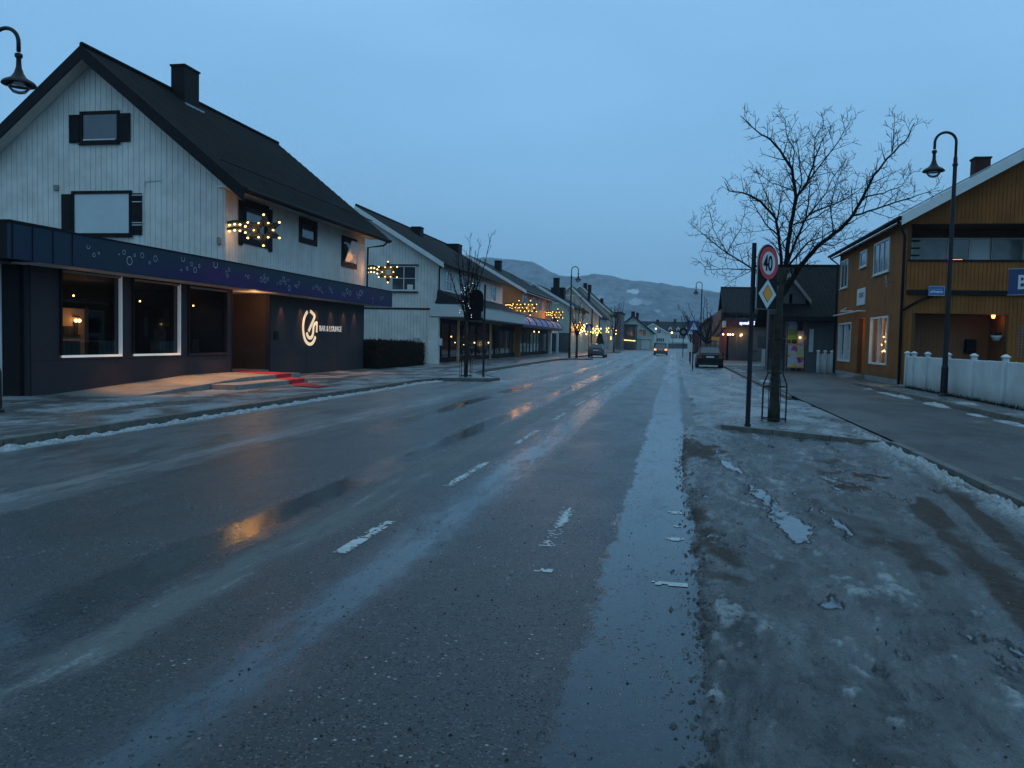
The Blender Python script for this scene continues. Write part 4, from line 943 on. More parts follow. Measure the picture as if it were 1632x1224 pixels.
for a, b in ((75.4, 77.9), (80.2, 82.4), (84.6, 86.8), (88.2, 89.6), (91.2, 92.8)): window(H, 'x', -13.9, 1, a+.1, b-.1, 4.75, 5.85, 'trimw', 'pane', .08, (2, 0))
aw = MB()
for i in range(7):
    a0, a1 = 66.9+i*3.5, 66.9+(i+1)*3.5-.35
    prof_ = [(-13.85, 3.75), (-13.1, 3.74), (-12.6, 3.55), (-12.3, 3.25), (-12.2, 2.95)]
    q = MB(); q.ext([(x, a0, z) for x, z in prof_]+[(-13.85, a0, 2.95)], (0, a1-a0, 0)); w_ = q.build('awning', 'lav', H)
    q = MB(); q.tube([(x, a1+.17, z+.03) for x, z in prof_], .05, 6); q.build('awning_rib', 'purple', w_)
m = MB(); m.box(-13.9, -12.15, 66.6, 91.3, 2.72, 2.94); m.build('awning_base', 'purple', H)
m = MB(); m.box(-14.45, -14.4, 66.4, 98, 2.4, 2.75); m.box(-14.45, -14.4, 66.4, 98, .1, .45); m.box(-17, -14.5, 66.5, 98, 2.75, 2.8); m.box(-17.1, -17, 66.5, 98, .1, 2.75); m.box(-24, -14.5, 66.45, 66.5, .1, 4); sf = m.build('shop_front', 'black', H)
m = MB(); m.box(-24, -13.92, 67.8, 74.6, 2.95, 3.2); m.build('link_roof', 'tile2', H)
for i, a in enumerate((68.2, 70.7, 72.6, 74.4, 76.8, 79.2, 81.2, 83, 85, 87, 89.2)): q = MB(); q.box(-14.47, -14.35, a-.05, a+.05, .45, 2.4); q.build('mullion', 'gold' if i in (1, 3, 6) else 'grey', sf)
q = MB(); q.poly([(-14.43, 66.5, .45), (-14.43, 98, .45), (-14.43, 98, 2.4), (-14.43, 66.5, 2.4)]); q.build('pane', 'glass', sf)
for a in (83.0, 86.0): q = MB(); q.ball((-14.0, a, 2.5), .06, 7, 5); q.build('bulb', 'bulb_soft', H)
m = MB(); m.box(-14.0, -13.7, 92.6, 93.4, .1, 2.75); m.box(-13.9, -13.7, 92.6, 98.4, 2.5, 2.95); m.box(-13.8, -13.6, 97.6, 98.4, .1, 2.5); m.build('white_portal', 'trimw', H)
m = MB(); m.box(-14.3, -14.2, 95.4, 96.6, .1, 2.2); m.build('door', 'red', H)
# pale green house
def simple_house(name, lab, yb_, xr, xc, zr, slope, y1, wallmat, roofmat='tile2', barge='trimw', loc=None, over=.5, zside=None, ov2=.4):
    H = thing(name, ((xr+xc)/2, yb_+2, .0), lab, 'house'); zf = gablef(xc, zr, slope); e = xr-xc; ze = zr-e*slope
    m = MB(); panel(m, 'y', yb_, -1, xc-e, xr, -.02, zf, [], 0, -.2); m.build('gable_wall', wallmat, H)
    m = MB(); m.box(xr-.2, xr, yb_+.2, y1, -.02, ze); m.build('side_wall', wallmat, H)
    rf = roof(H, 'y', xc, e+ov2, yb_-over, y1+over, zr+.18, slope, mat=roofmat, ribs=False)
    bargeboard(H, 'y', xc, e+ov2, yb_-over, zr+.16, slope, .32, .06, barge)
    gutter(H, xr+ov2-.05, yb_-over, y1+over, ze-ov2*slope-.05); return H, rf
H, rf = simple_house('green_house', 'pale green gabled house with tall dark chimney beyond the orange shop house', 101, -12.5, -17.2, 8.55, .57, 118, 'pale_b')
chimney(rf, -15.1, -14.4, 103, 103.8, 7.3, 9.4); chimney(rf, -15.6, -13.9, 104.5, 106, 7., 8.3)
m = MB(); m.box(-14.6, -14.0, 100.93, 101, 6.1, 6.35); m.build('lamp_panel', 'trimw', H)
m = MB(); m.box(-12.5, -12.46, 101.2, 110, 2.7, 3.2); m.build('shop_sign', 'redb', H)
m = MB(); m.box(-16.5, -12.6, 100.9, 100.98, .3, 2.6); w_ = m.build('shop_front', 'pane', H)
window(H, 'y', 101, -1, -15.4, -14.2, 3.9, 5.1, 'trimw', 'pane', .08, (2, 0))
# long pale house with timber framed gable
H, rf = simple_house('long_pale_house', 'long pale house with timbered gable top and bright bargeboards behind a street lamp', 128, -11.4, -16.1, 10.1, .93, 141, 'cream_b')
m = MB(); m.box(-17.8, -14.3, 127.9, 127.98, 8.55, 8.7); m.box(-16.2, -16.0, 127.88, 127.96, 8.7, 10.0); m.ext([(-17.7, 127.85, 8.7), (-17.5, 127.85, 8.7), (-16.2, 127.85, 9.8), (-16.3, 127.85, 9.9)], (0, .08, 0)); m.build('gable_timber', 'trimw', H)
chimney(rf, -13.9, -13.5, 133, 133.5, 8.0, 9.6); m = MB(); m.box(-15, -14, 127.9, 127.97, 4.2, 5.6); m.build('window', 'pane', H)
pipe(H, [(-11.4, 127.9, 5.8), (-11.4, 127.9, .2)], .08); pipe(H, [(-12.6, 127.9, 7.0), (-12.6, 127.9, .2)], .08)
H, rf = simple_house('tall_pale_house', 'tall pale house with steep dark roof and twin chimneys just beyond the timbered gable', 146, -11.2, -16.6, 11.4, .86, 160, 'cream_b')
chimney(rf, -16.4, -15.8, 149, 150, 10.5, 12.0); chimney(rf, -15.6, -15.0, 149, 150, 10.3, 11.7); chimney(rf, -13.3, -12.8, 149, 150, 8, 9.3)
m = MB(); m.box(-11.2, -11.1, 148, 149, 2, 2.6); m.build('lantern', 'lampwarm', H)
def block(name, lab, x0, x1, y0, y1, z, mat, cat='building'):
    H = thing(name, ((x0+x1)/2, y0, 0), lab, cat); MB().box(x0, x1, y0, y1, -.02, z).build('wall', mat, H); MB().box(x0-.2, x1+.2, y0-.2, y1+.2, z, z+.25).build('roof', 'tile2', H); return H
H = block('dark_block', 'dark narrow flat-topped block beyond the tall pale house', -12.9, -10.5, 165, 176, 7.3, 'dgrey_b')
for z in (3.6, 5.4): window(H, 'y', 165, -1, -12.2, -11.4, z, z+1.1, 'grey', 'pane', .08)
H = block('dark_shop', 'low dark shop with a glowing string of bulbs under its eave', -10.9, -8.3, 178, 188, 5.2, 'brown_b', 'shop')
q = MB(); q.box(-10.2, -9.6, 177.95, 178, 3.0, 4.6); q.build('window', 'pane', H); q = MB(); q.box(-9.4, -8.8, 177.95, 178, 3.0, 4.6); q.build('window', 'pane', H); q = MB(); q.box(-10.7, -8.5, 177.93, 178, .2, 1.5); q.build('shop_window', 'pane', H)
q = thing('string_lights', (-9.6, 177.6, 2.1), 'straight string of warm bulbs across the low dark shop', 'string lights')
for i in range(12): b = MB(); b.ball((-10.9+i*.24, 177.6, 2.10-.012*i), .085, 6, 4); b.build('bulb', 'bulb_soft', q)
MB().tube([(-11, 177.62, 2.2), (-8.1, 177.62, 2.05)], .02, 5).build('cable', 'black', q)
H, rf = simple_house('mint_gable_house', 'pale mint gabled house near the street end with two chimneys on its ridge', 190, -4.9, -9.4, 7.6, .80, 204, 'pale_b', barge='black')
chimney(rf, -9.9, -9.1, 191, 192, 7.2, 8.6); chimney(rf, -8.9, -8.3, 193, 194, 7.0, 8.4)
window(H, 'y', 190, -1, -7.9, -6.4, 3.2, 4.6, 'trimw', 'pane', .1, (2, 0)); m = MB(); m.box(-8.2, -5.2, 189.7, 190, 2.5, 2.75); m.box(-7.4, -5.6, 189.9, 189.98, .1, 2.3); m.build('porch', 'signw', H)
H, rf = simple_house('white_gable_house', 'white gabled house closing the view at the street end', 240, -1.8, -6.2, 7.0, .56, 254, 'white_b', barge='trimw')
window(H, 'y', 240, -1, -5.0, -3.9, 4.4, 5.5, 'trimw', 'pane', .12, (2, 0)); window(H, 'y', 240, -1, -5.1, -2.9, 2.0, 3.0, 'trimw', 'pane', .12, (4, 0))
m = MB(); m.box(-7.5, -2.2, 239.4, 239.9, .3, 1.6); m.build('shop_window', 'pane', H)
H = thing('long_apartment_block', (0, 272, 0), 'long pale apartment block with grey roof, dormers and balconies across the street end', 'apartment block')
MB().box(-13, 9, 272, 284, -.02, 5.6).build('wall', 'white_b', H)
rf = roof(H, 'x', 278, 6.6, -13.5, 9.5, 8.7, .48, mat='tile2', ribs=False); chimney(rf, -6.2, -5.2, 277, 278, 8, 9.2); chimney(rf, -.5, .3, 277, 278, 8, 9.5); chimney(rf, 4.0, 4.6, 277, 278, 8, 9.1); chimney(rf, 7., 7.6, 277, 278, 8, 9.1)
for a in (-1.5, 1.0, 3.6): q = MB(); q.ext([(a-.6, 271.9, 5.4), (a+.6, 271.9, 5.4), (a+.6, 271.9, 6.3), (a, 271.9, 7.0), (a-.6, 271.9, 6.3)], (0, 3, 0)); d = q.build('dormer', 'white_b', H); q = MB(); q.box(a-.35, a+.35, 271.82, 271.88, 5.5, 6.2); q.build('window', 'pane', d)
for a, b in ((-1.2, .9), (1.2, 3.4)): window(H, 'y', 272, -1, a, b, 3.2, 4.5, 'trimw', 'pane', .1, (3, 0))
MB().box(-1.6, 5, 270.6, 270.7, 1.9, 3.0).build('balcony', 'trimw', H); MB().box(-3, 9, 271.3, 271.9, .1, 1.5).build('shop_window', 'pane', H)

# ================================================================== RIGHT SIDE: ochre house
O = thing('ochre_house', (13, 43, .1), 'ochre boarded house with white bargeboard, recessed balcony and lit shop windows behind a white fence', 'house')
XO, YO = 9.2, 36.5
zf = gablef(16.2, 11.05, .575)
gh = [(9.32, 14.6, 5.22, 6.72), (9.62, 13.05, .2, 3.1)]
m = MB(); panel(m, 'y', YO, -1, XO, 22, .1, zf, gh, 0, -.2); m.build('gable_wall', 'backing_o', O)
m = MB(); boards(m, 'y', YO, -1, XO, 22, .35, zf, gh, .15, seed=21); m.build('gable_boarding', 'orange', O)
m = MB(); boards(m, 'y', YO-.03, -1, XO+.0, 15, 4.05, 5.2, [], .15, th=.03, seed=22); m.build('balcony_front', 'orange', O)
m = MB(); m.box(XO+.0, 15, YO-.12, YO-.035, 5.205, 5.27); m.box(XO+.05, 15, YO-.16, YO-.035, 3.86, 4.03); m.build('balcony_beam', 'black', O)
sh = [(42.42, 43.1, .35, 3.12)]
sw = [(46.72, 50.05, .86, 2.98), (38.98, 42.3, .88, 3.08)]
door = [(43.45, 45.0, .35, 3.12)]
m = MB(); panel(m, 'x', XO, -1, YO+.21, 50.6, .1, 7.0, sw+door, -.2, 0); m.build('side_wall', 'backing_o', O)
m = MB(); boards(m, 'x', XO, -1, YO, 50.6, .35, 7.0, sw+door, .15, seed=23); m.build('side_boarding', 'orange', O)
# loggia and carport recess
m = MB(); m.box(XO+.21, 22, YO+2.2, YO+2.3, 3.9, 6.84); m.box(XO+.21, 22, YO+.01, YO+2.2, 3.75, 3.9); m.box(XO+.21, 22, YO+.21, YO+2.2, 6.75, 6.85); m.box(14.6, 14.7, YO+.21, YO+2.2, 3.9, 6.75); m.build('loggia_wall', 'backing_o', O)
m = MB(); m.box(XO+.21, 13.3, YO+1.9, YO+2.0, .1, 3.7); m.box(13.05, 13.2, YO+.21, YO+1.9, .1, 3.7); m.box(XO+.21, XO+.4, YO+.21, YO+1.9, .1, 3.7); m.box(XO+.4, 13.05, YO+.21, YO+1.9, 3.1, 3.2)
m.build('porch_wall', 'orange_b', O)
for a0, a1, pn in ((9.95, 11.35, 'dimcurtain'), (11.5, 12.2, 'pane'), (12.35, 13.0, 'blind'), (13.1, 14.3, 'dimcurtain')): window(O, 'y', YO+2.2, -1, a0, a1, 4.3, 6.35, 'trimw', pn, .07, (1, 0), sill=False)
m = MB()
for zz in (5.5, 5.8, 6.1): MB().box(9.45, 9.85, YO+.6, YO+.9, zz, zz+.04).build('shelf', 'black', O)
rf = roof(O, 'y', 16.2, 7.45, YO-.75, 51.4, 11.25, .575, mat='tile2', ribs=False)
m = MB(); z1 = 11.27-7.45*.575
m.ext([(16.2, YO-.75, 11.27), (16.2-7.45, YO-.75, z1), (16.2-7.45, YO-.75, z1-.42), (16.2, YO-.75, 11.27-.42)], (0, -.05, 0)); m.build('bargeboard', 'trimw', O)
m = MB(); m.ext([(16.2, YO-.79, 11.33), (16.2-7.5, YO-.79, z1+.06), (16.2-7.5, YO-.79, z1+.0), (16.2, YO-.79, 11.27)], (0, .4, 0)); m.build('verge_trim', 'galv', O)
m = MB(); m.ext([(16.2-7.4, YO-.7, z1-.2), (XO+.1, YO-.7, z1+.02), (XO+.1, YO-.7, z1-.05), (16.2-7.4, YO-.7, z1-.27)], (0, 15.5, 0)); m.build('eave_soffit', 'orange_b', O)
chimney(rf, 12.25, 12.85, 38.6, 39.2, 8.2, 9.75, 'brick')
gutter(O, 8.68, YO-.7, 51.4, z1-.10)
pipe(O, [(8.7, YO-.3, z1-.15), (9.05, YO-.12, 6.2), (9.08, YO-.12, .15)], .06); pipe(O, [(8.75, 51.2, z1-.2), (9.1, 50.75, 6.4), (9.1, 50.75, .15)], .05)
pipe(O, [(9.08, YO-.14, 3.2), (9.7, YO-.14, 3.6), (10.3, YO-.14, 3.85)], .05)
for a0, a1, z0, z1_, br in ((39.3, 42.0, 5.12, 6.45, (3, 0)), (43.7, 45.0, 5.75, 6.4, (1, 0)), (48.2, 49.9, 5.0, 6.4, (2, 0))): window(O, 'x', XO-.022, -1, a0, a1, z0, z1_, 'trimw', 'pane', .09, br)
# lit shop windows
for i, (a0, a1, z0, z1_) in enumerate(sw):
    f = MB(); pb(f, 'x', XO, -1, a0, a0+.1, z0, z1_, -.1, .05); pb(f, 'x', XO, -1, a1-.1, a1, z0, z1_, -.1, .05); pb(f, 'x', XO, -1, a0+.1, a1-.1, z1_-.08, z1_, -.1, .05); pb(f, 'x', XO, -1, a0+.1, a1-.1, z0, z0+.08, -.1, .07)
    pb(f, 'x', XO, -1, (a0+a1)/2-.06, (a0+a1)/2+.06, z0+.08, z1_-.08, -.1, .04)
    w = f.build('shop_window', 'trimw', O); q = MB(); q.poly([(XO+.06, a0+.1, z0+.08), (XO+.06, a1-.1, z0+.08), (XO+.06, a1-.1, z1_-.08), (XO+.06, a0+.1, z1_-.08)]); q.build('pane', 'glass', w)
    q = MB()
    for s0, s1 in ((a0+.12, a0+.6), ((a0+a1)/2-.25, (a0+a1)/2+.25), (a1-.75, a1-.12)):
        n = 12; pts = [(XO+.35+.035*math.sin(j*2.2), s0+(s1-s0)*j/n) for j in range(n+1)]
        for (xa, ya), (xb, yb2) in zip(pts[:-1], pts[1:]): q.poly([(xa, ya, z0), (xb, yb2, z0), (xb, yb2, z1_), (xa, ya, z1_)])
    q.build('curtain', 'curtain', w)
    q = MB(); q.box(XO+1.3, XO+1.35, a0-.3, a1+.3, z0-.3, z1_+.1); q.box(XO+.21, XO+1.3, a0-.3, a0-.25, z0-.3, z1_+.1); q.box(XO+.21, XO+1.3, a1+.25, a1+.3, z0-.3, z1_+.1); q.box(XO+.21, XO+1.3, a0-.25, a1+.25, z0-.35, z0-.3); q.box(XO+.21, XO+1.3, a0-.25, a1+.25, z1_+.1, z1_+.15); q.build('display_alcove', 'glowwall', O)
    q = MB(); rr = random.Random(i); 
    for j in range(7): yy = a0+.3+j*(a1-a0-.6)/6; q.box(XO+.8, XO+1.1, yy-.12, yy+.12, z0-.28, z0+rr.uniform(.15, .9))
    q.build('window_display', 'backing', O)
    r = thing('hanging_light_star', (XO+.25, (a0+a1)/2, 1.9), ['warm bulb ornament in the ochre house shop window farther from the fence', 'warm bulb ornament in the ochre house shop window nearer the downpipe'][i], 'ornament', 'lit ornaments in the ochre shop windows')
    for j in range(12):
        yy = (a0+a1)/2-.5+rr.uniform(-.2, .2)+(j % 2)*.95; zz = 1.75+rr.uniform(-.28, .45); q = MB(); q.ball((XO+.22+rr.uniform(-.06, .08), yy, zz), .04, 6, 4); q.build('bulb', 'bulb_soft', r)
    q = MB(); q.tube([(XO+.25, (a0+a1)/2, 2.2), (XO+.25, (a0+a1)/2, z1_+.1)], .006, 4); q.build('cord', 'black', r)
    light('window_light', 'POINT', (XO+.16, (a0+a1)/2, 2.2), 22 if i == 0 else 12, (1, .74, .48), .08); light('window_light', 'POINT', (XO+.8, (a0+a1)/2, 2.3), 40, (1, .6, .3), .15)
m = MB(); m.box(XO+.35, XO+.41, 43.45, 45.0, .35, 3.12); M['door_o'] = simple('orange_door', (.55, .16, .03), .5); d = m.build('door', 'door_o', O); m = MB(); m.tube([(XO+.3, 43.65, 1.3), (XO+.3, 43.65, 1.6)], .02); m.build('handle', 'galv', d)
m = MB(); m.box(XO+.21, XO+.42, 43.38, 43.44, .3, 3.2); m.box(XO+.21, XO+.42, 45.01, 45.07, .3, 3.2); m.box(XO+.205, XO+.42, 43.44, 45.01, 3.13, 3.2); m.build('door_jamb', 'door_o', O)
light('door_light', 'POINT', (XO+.1, 44.2, 2.9), 4, (1, .5, .2), .05)
m = MB(); m.box(XO-.5, XO-.02, 43.2, 45.3, .1, .28); m.box(XO-.9, XO-.51, 43.3, 45.2, .1, .19); m.build('doorstep', 'grey', O)
m = MB(); m.box(XO-.02, XO+.02, YO, 43.1, .08, .34); m.box(XO-.02, XO+.02, 45.4, 50.6, .08, .34); m.build('foundation', 'grey', O)
m = MB(); m.box(XO-.07, XO-.03, 43.6, 45.4, 3.78, 4.62); q = m.build('wall_sign', 'signw', O)
m = MB(); m.box(XO-.076, XO-.071, 43.9, 44.9, 4.15, 4.4); m.build('sign_panel', 'grey', q)
m = MB(); m.tube([(XO-.05, 43.4, 3.45), (XO-.35, 43.4, 3.45), (XO-.35, 50.0, 3.42)], .035, 6); m.tube([(XO-.05, 48.0, 3.8), (XO-.35, 48.0, 3.6), (XO-.35, 45.0, 3.5)], .03, 6); m.build('awning_arm', 'trimw', O)
m = MB()
for i in range(6):
    a = i*math.pi/3; m.tube([(XO-.3, 38.4, 4.5), (XO-.3, 38.4+.32*math.cos(a), 4.5+.32*math.sin(a))], .02, 5)
m.tube([(XO-.05, 38.4, 4.5), (XO-.3, 38.4, 4.5)], .02); m.build('unlit_star', 'galv', O)
# blue sign, letter sign, flower pot, post box
s_ = thing('blue_sign', (10.3, YO-.3, 4.0), 'small bright blue sign with rounded corners below the ochre balcony', 'sign')
m = MB(); m.box(9.98, 10.61, YO-.33, YO-.27, 3.79, 4.2); M['blu'] = simple('bright_blue_panel', (.012, .10, .30), .4, var=.05); m.build('panel', 'blu', s_, bevel=.02)
m = MB(); yy = YO-.337
m.box(10.0, 10.59, yy, yy+.003, 4.165, 4.18); m.box(10.0, 10.59, yy, yy+.003, 3.81, 3.825); m.box(10.0, 10.012, yy, yy+.003, 3.825, 4.165); m.box(10.578, 10.59, yy, yy+.003, 3.825, 4.165); m.build('border', 'blind', s_)
m = MB(); rr = random.Random(3); x = 10.06
while x < 10.52: w_ = rr.uniform(.018, .034); m.box(x, x+w_, yy, yy+.003, 3.93+rr.choice([0, 0, -.025]), 3.99+rr.choice([0, 0, .02])); x += w_+.008
m.box(10.08, 10.5, yy, yy+.003, 4.05, 4.062); m.build('lettering', 'signw', s_)
pipe(s_, [(10.3, YO-.28, 4.0), (10.3, YO-.16, 4.0)], .02)
s_ = thing('navy_sign', (10.6, 28, 3.8), 'navy hanging sign with a large white letter B', 'sign')
dirv = Vector((1, -.62, 0)).normalized(); up = Vector((0, 0, 1)); o0 = Vector((9.99, 28., 3.38))
m = MB(); m.ext([o0, o0+dirv*1.9, o0+dirv*1.9+up*.76, o0+up*.76], Vector((-dirv.y, dirv.x, 0))*.16); m.build('panel', 'signnavy', s_)
m = MB()
for z0_ in (-.03, .765): m.ext([o0+up*z0_-dirv*.02, o0+up*z0_+dirv*1.92, o0+up*(z0_+.025)+dirv*1.92, o0+up*(z0_+.025)-dirv*.02], Vector((-dirv.y, dirv.x, 0))*.17)
m.build('frame', 'galv', s_)
text('Bo', .60, 'signw', s_, frame(o0+dirv*.24+up*.16+Vector((dirv.y, -dirv.x, 0))*.006, dirv), .005, .012, 'lettering', .8)
e_ = o0+dirv*1.9; m = MB(); m.tube([e_+up*.5, e_+dirv*1.5+up*.5, e_+dirv*3+Vector((0, 11, 0))+up*.5], .04); m.tube([e_+dirv*.1+up*.5, e_+dirv*.1-up*3.4], .05); m.build('bracket', 'steel', s_)
s_ = thing('hanging_flower_pot', (12.8, YO+.2, 2.15), 'white hanging flower pot under the orange porch light', 'flower pot')
m = MB(); m.lathe((12.8, YO+.3, 2.05), [(.12, 0), (.2, .16), (.22, .2)], 12); m.build('pot', 'trimw', s_, smooth=True); m = MB(); m.tube([(12.8, YO+.3, 2.2), (12.8, YO+.3, 3.1)], .008, 4); m.build('cord', 'black', s_)
m = MB(); rr = random.Random(8)
for i in range(40): m.tube([(12.8, YO+.3, 2.24), (12.8+rr.uniform(-.18, .18), YO+.3+rr.uniform(-.15, .15), 2.3+rr.uniform(0, .1))], .01, 3)
m.build('plant', 'plant', s_)
r = thing('porch_lamp', (12.7, YO+.5, 3.0), 'small amber lamp glowing under the ceiling of the ochre porch', 'lamp'); q = MB(); q.lathe((12.7, YO+.45, 2.95), [(.05, 0), (.08, .1), (.08, .14)], 10); q.build('lamp_shade', 'lampwarm', r)
light('porch_light', 'POINT', (12.7, YO+.5, 2.85), 1.1, (1, .32, .07), .08)
tag(MB().box(12.1, 12.5, YO+1.6, YO+1.9, 1.5, 2.1).build('letter_box', 'signk', loc=(12.3, YO+1.7, 1.5), bevel=.03), 'dark letter box on the porch wall beside the flower pot', 'letter box')
for xx, lb in ((11.42, 'orange glowing lamp strip above the balcony rail, just before the lamp post'), ):
    r = thing('balcony_heater', (xx, YO+.6, 5.3), 'orange glowing heater tube just above the balcony rail', 'heater'); q = MB(); q.box(10.9, 11.45, YO+.5, YO+.55, 5.30, 5.34); q.build('heating_tube', 'lampwarm', r); q = MB(); q.box(10.85, 11.5, YO+.56, YO+.62, 5.26, 5.38); q.build('housing', 'black', r)
# trellis on the porch wall
tr = MB()
for i in range(9): tr.box(13.5+i*.12, 13.515+i*.12, YO-.05, YO-.035, 1.4, 2.7)
for i in range(11): tr.box(13.45, 14.5, YO-.064, YO-.051, 1.42+i*.12, 1.435+i*.12)
tr.build('trellis', 'grey', O)

# white picket fence
def picket(name, lab, pts, posts, h=1.2, z=.16, step=.11):
    F = thing(name, (*pts[0], z), lab, 'fence', )
    (x0, y0), (x1, y1) = pts; L_ = math.hypot(x1-x0, y1-y0); d = Vector(((x1-x0)/L_, (y1-y0)/L_, 0)); nn = Vector((-d.y, d.x, 0)); rr = random.Random(4)
    m = MB(); n = int(L_/step)
    for i in range(n):
        p = Vector((x0, y0, z+.03))+d*(i*step+.003); w_ = step-.012; hh = h-.03+rr.uniform(-.006, .006)
        m.ext([p, p+d*w_, p+d*w_+up*(hh-.03), p+d*(w_*.5)+up*hh, p+up*(hh-.03)], nn*.022)
    m.build('panel', 'fencew', F)
    m = MB()
    for zz in (.25, .9): m.ext([Vector((x0, y0, z+zz))+nn*.023, Vector((x1, y1, z+zz))+nn*.023, Vector((x1, y1, z+zz+.09))+nn*.023, Vector((x0, y0, z+zz+.09))+nn*.023], nn*.04)
    m.build('rail', 'fencew', F)
    for a in posts:
        p = Vector((x0, y0, z))+d*a; q = MB()
        q.box(p.x-.07, p.x+.07, p.y-.07, p.y+.07, z-.1, z+h+.10); po = q.build('post', 'fencew', F)
        q = MB(); q.lathe((p.x, p.y, z+h+.10), [(.12, 0), (.125, .03), (.06, .07), (.03, .09)], 12); q.build('cap', 'fencew', po)
    return F
picket('picket_fence', 'long white picket fence with capped posts beside the near right lamp post', ((8.75, 34.0), (8.75, 12)), (0, .9, 2.6, 4.8, 7.2, 9.6, 12.2, 14.9, 17.6))
picket('picket_fence', 'short white picket fence between the ochre house and the dark-roofed shop', ((8.25, 51.0), (9.05, 51.0)), (.02, .4, .78), 1.15, .1)
m = MB(); rr = random.Random(12)
for i in range(2600):
    y = rr.uniform(14, 33.6); x = 8.62+rr.gauss(0, .06); hh = rr.uniform(.03, .16)*(1.4 if rr.random() < .06 else 1); a = rr.uniform(0, 6.28)
    m.poly([(x-.006, y, .16), (x+.006, y+.004, .16), (x+.05*math.cos(a), y+.05*math.sin(a), .17+hh)])
tag(m.build('grass', 'plant'), 'withered brown grass along the foot of the white fence', kind='stuff')

# ================================================================== dark-roofed shop, apotek building
H = thing('dark_roof_shop', (8, 60, .1), 'grey boarded shop with a big dark roof, poster windows and gabled glass entrance', 'shop')
m = MB(); m.box(7.9, 20, 53.2, 70, .05, 3.5); m.build('wall', 'dgrey_b', H)
rf = roof(H, 'x', 61.5, 9.3, 6.4, 21, 7.25, .42, mat='tile', th=.22)
for a in (5,): pass
m = MB(); m.box(6.3, 21, 52.0, 52.2, 3.18, 3.42); m.build('fascia', 'black', H)
m = MB(); zf = gablef(6.85, 6.0, 1.25); panel(m, 'y', 54.4, -1, 5.7, 7.95, .05, zf, [(6.95, 7.15, 2.2, 4.9), (7.2, 7.9, 2.0, 3.2), (5.85, 6.8, .8, 3.6), (7.2, 7.85, .9, 1.9)], 0, -.2); m.build('entrance_gable', 'dgrey_b', H)
m = MB(); m.box(5.7, 7.9, 54.9, 54.95, .1, 4.5); m.build('interior_wall', 'insidew', H)
for a in (5.72, 6.88, 7.17, 7.52, 7.9): q = MB(); q.box(a-.03, a+.03, 54.3, 54.39, .1, 4.0 if a < 7 else 3.4); q.build('mullion', 'grey', H)
for (a0, a1, z0, z1_, mt) in ((7.55, 7.9, 1.35, 2.6, 'trimw'), (8.05, 8.3, 1.3, 2.7, 'blind')): q = MB(); q.box(a0, a1, 54.28 if a0 < 7.9 else 53.12, 54.3 if a0 < 7.9 else 53.16, z0, z1_); q.build('window_poster', mt, H)
sr = roof(H, 'y', 6.85, 1.35, 53.9, 60, 6.2, 1.25, mat='tile', th=.16, ribs=False, name='entrance_roof')
bargeboard(sr, 'y', 6.85, 1.35, 53.9, 6.2, 1.25, .28, .05, 'grey')
k = Mat('banner_print'); X_, Y_, Z_ = k.xyz(); v = k.noise(k.pos(2, 1, 1.5), 1.6, 4, .6); c = k.mix(k.step(v, .4, .6), (.16, .12, .40), (.35, .38, .45)); c = k.mix(k.step(Z_, 2.75, 2.6), c, (.30, .34, .08)); c = k.mix(k.step(Z_, 2.35, 2.3), c, (.6, .6, .04)); k.pbr(c, .5); M['banner'] = k.m
tag(MB().box(6.93, 7.45, 54.1, 54.13, 2.05, 3.95).build('banner', 'banner', loc=(7.2, 54.1, 2)), 'tall purple and yellow banner hanging in the shop gable behind the big tree', 'banner')
k = Mat('poster_print'); v1 = k.noise(k.pos(), 2.6, 2, .4); v2 = k.noise(k.pos(), 3.1, 2, .4); c = k.mix(k.step(v1, .52, .56), (.5, .47, .6), (.5, .08, .2)); c = k.mix(k.step(v2, .57, .6), c, (.6, .55, .04)); c = k.mix(k.step(v1, .64, .66), c, (.04, .04, .12)); k.pbr(c, .4); M['poster'] = k.m
s_ = thing('poster_board', (7.4, 53.7, .2), 'large colourful poster with yellow edge below the shop banner', 'poster'); MB().box(6.9, 7.85, 53.6, 53.66, .38, 1.72).build('panel', 'poster', s_); q = MB(); q.box(6.86, 7.89, 53.58, 53.68, 1.725, 1.80); q.box(6.86, 7.89, 53.58, 53.68, .3, .375); q.build('frame', 'signy', s_); q = MB(); q.box(6.95, 7.0, 53.6, 53.66, .1, .3); q.box(7.75, 7.8, 53.6, 53.66, .1, .3); q.build('leg', 'grey', s_)
for i, a in enumerate((7.12, 7.38, 7.68)):
    r = thing('shop_lamp', (a, 54.7, 2.1), ['dim warm bulb in the shop entrance, first from the tree trunk', 'warm bulb in the middle of the shop entrance', 'bright warm bulb in the shop entrance, farthest from the tree trunk'][i], 'lamp', 'bulbs in the shop entrance'); q = MB(); q.ball((a, 54.2, 2.12+i*.03), .05, 7, 5); q.build('bulb', 'bulb_soft', r); q = MB(); q.tube([(a, 54.2, 2.17+i*.03), (a, 54.2, 2.9)], .006, 4); q.build('cord', 'black', r)
def aboard(x, y, w, h, lab, tilt=.15):
    s_ = thing('sandwich_board', (x, y, .1), lab, 'board'); q = MB(); q.ext([(x, y, .12), (x+w, y, .12), (x+w, y+tilt, .12+h), (x, y+tilt, .12+h)], (0, .03, 0)); q.build('front_panel', 'signw', s_); q = MB(); q.ext([(x, y+2*tilt, .12), (x+w, y+2*tilt, .12), (x+w, y+tilt+.035, .12+h), (x, y+tilt+.035, .12+h)], (0, .03, 0)); q.build('back_panel', 'signw', s_)
aboard(6.2, 62, .8, 1.25, 'white sandwich board with open legs seen left of the big tree trunk'); aboard(6.55, 57, .6, 1.0, 'smaller white sandwich board against the shop wall right of the trunk')
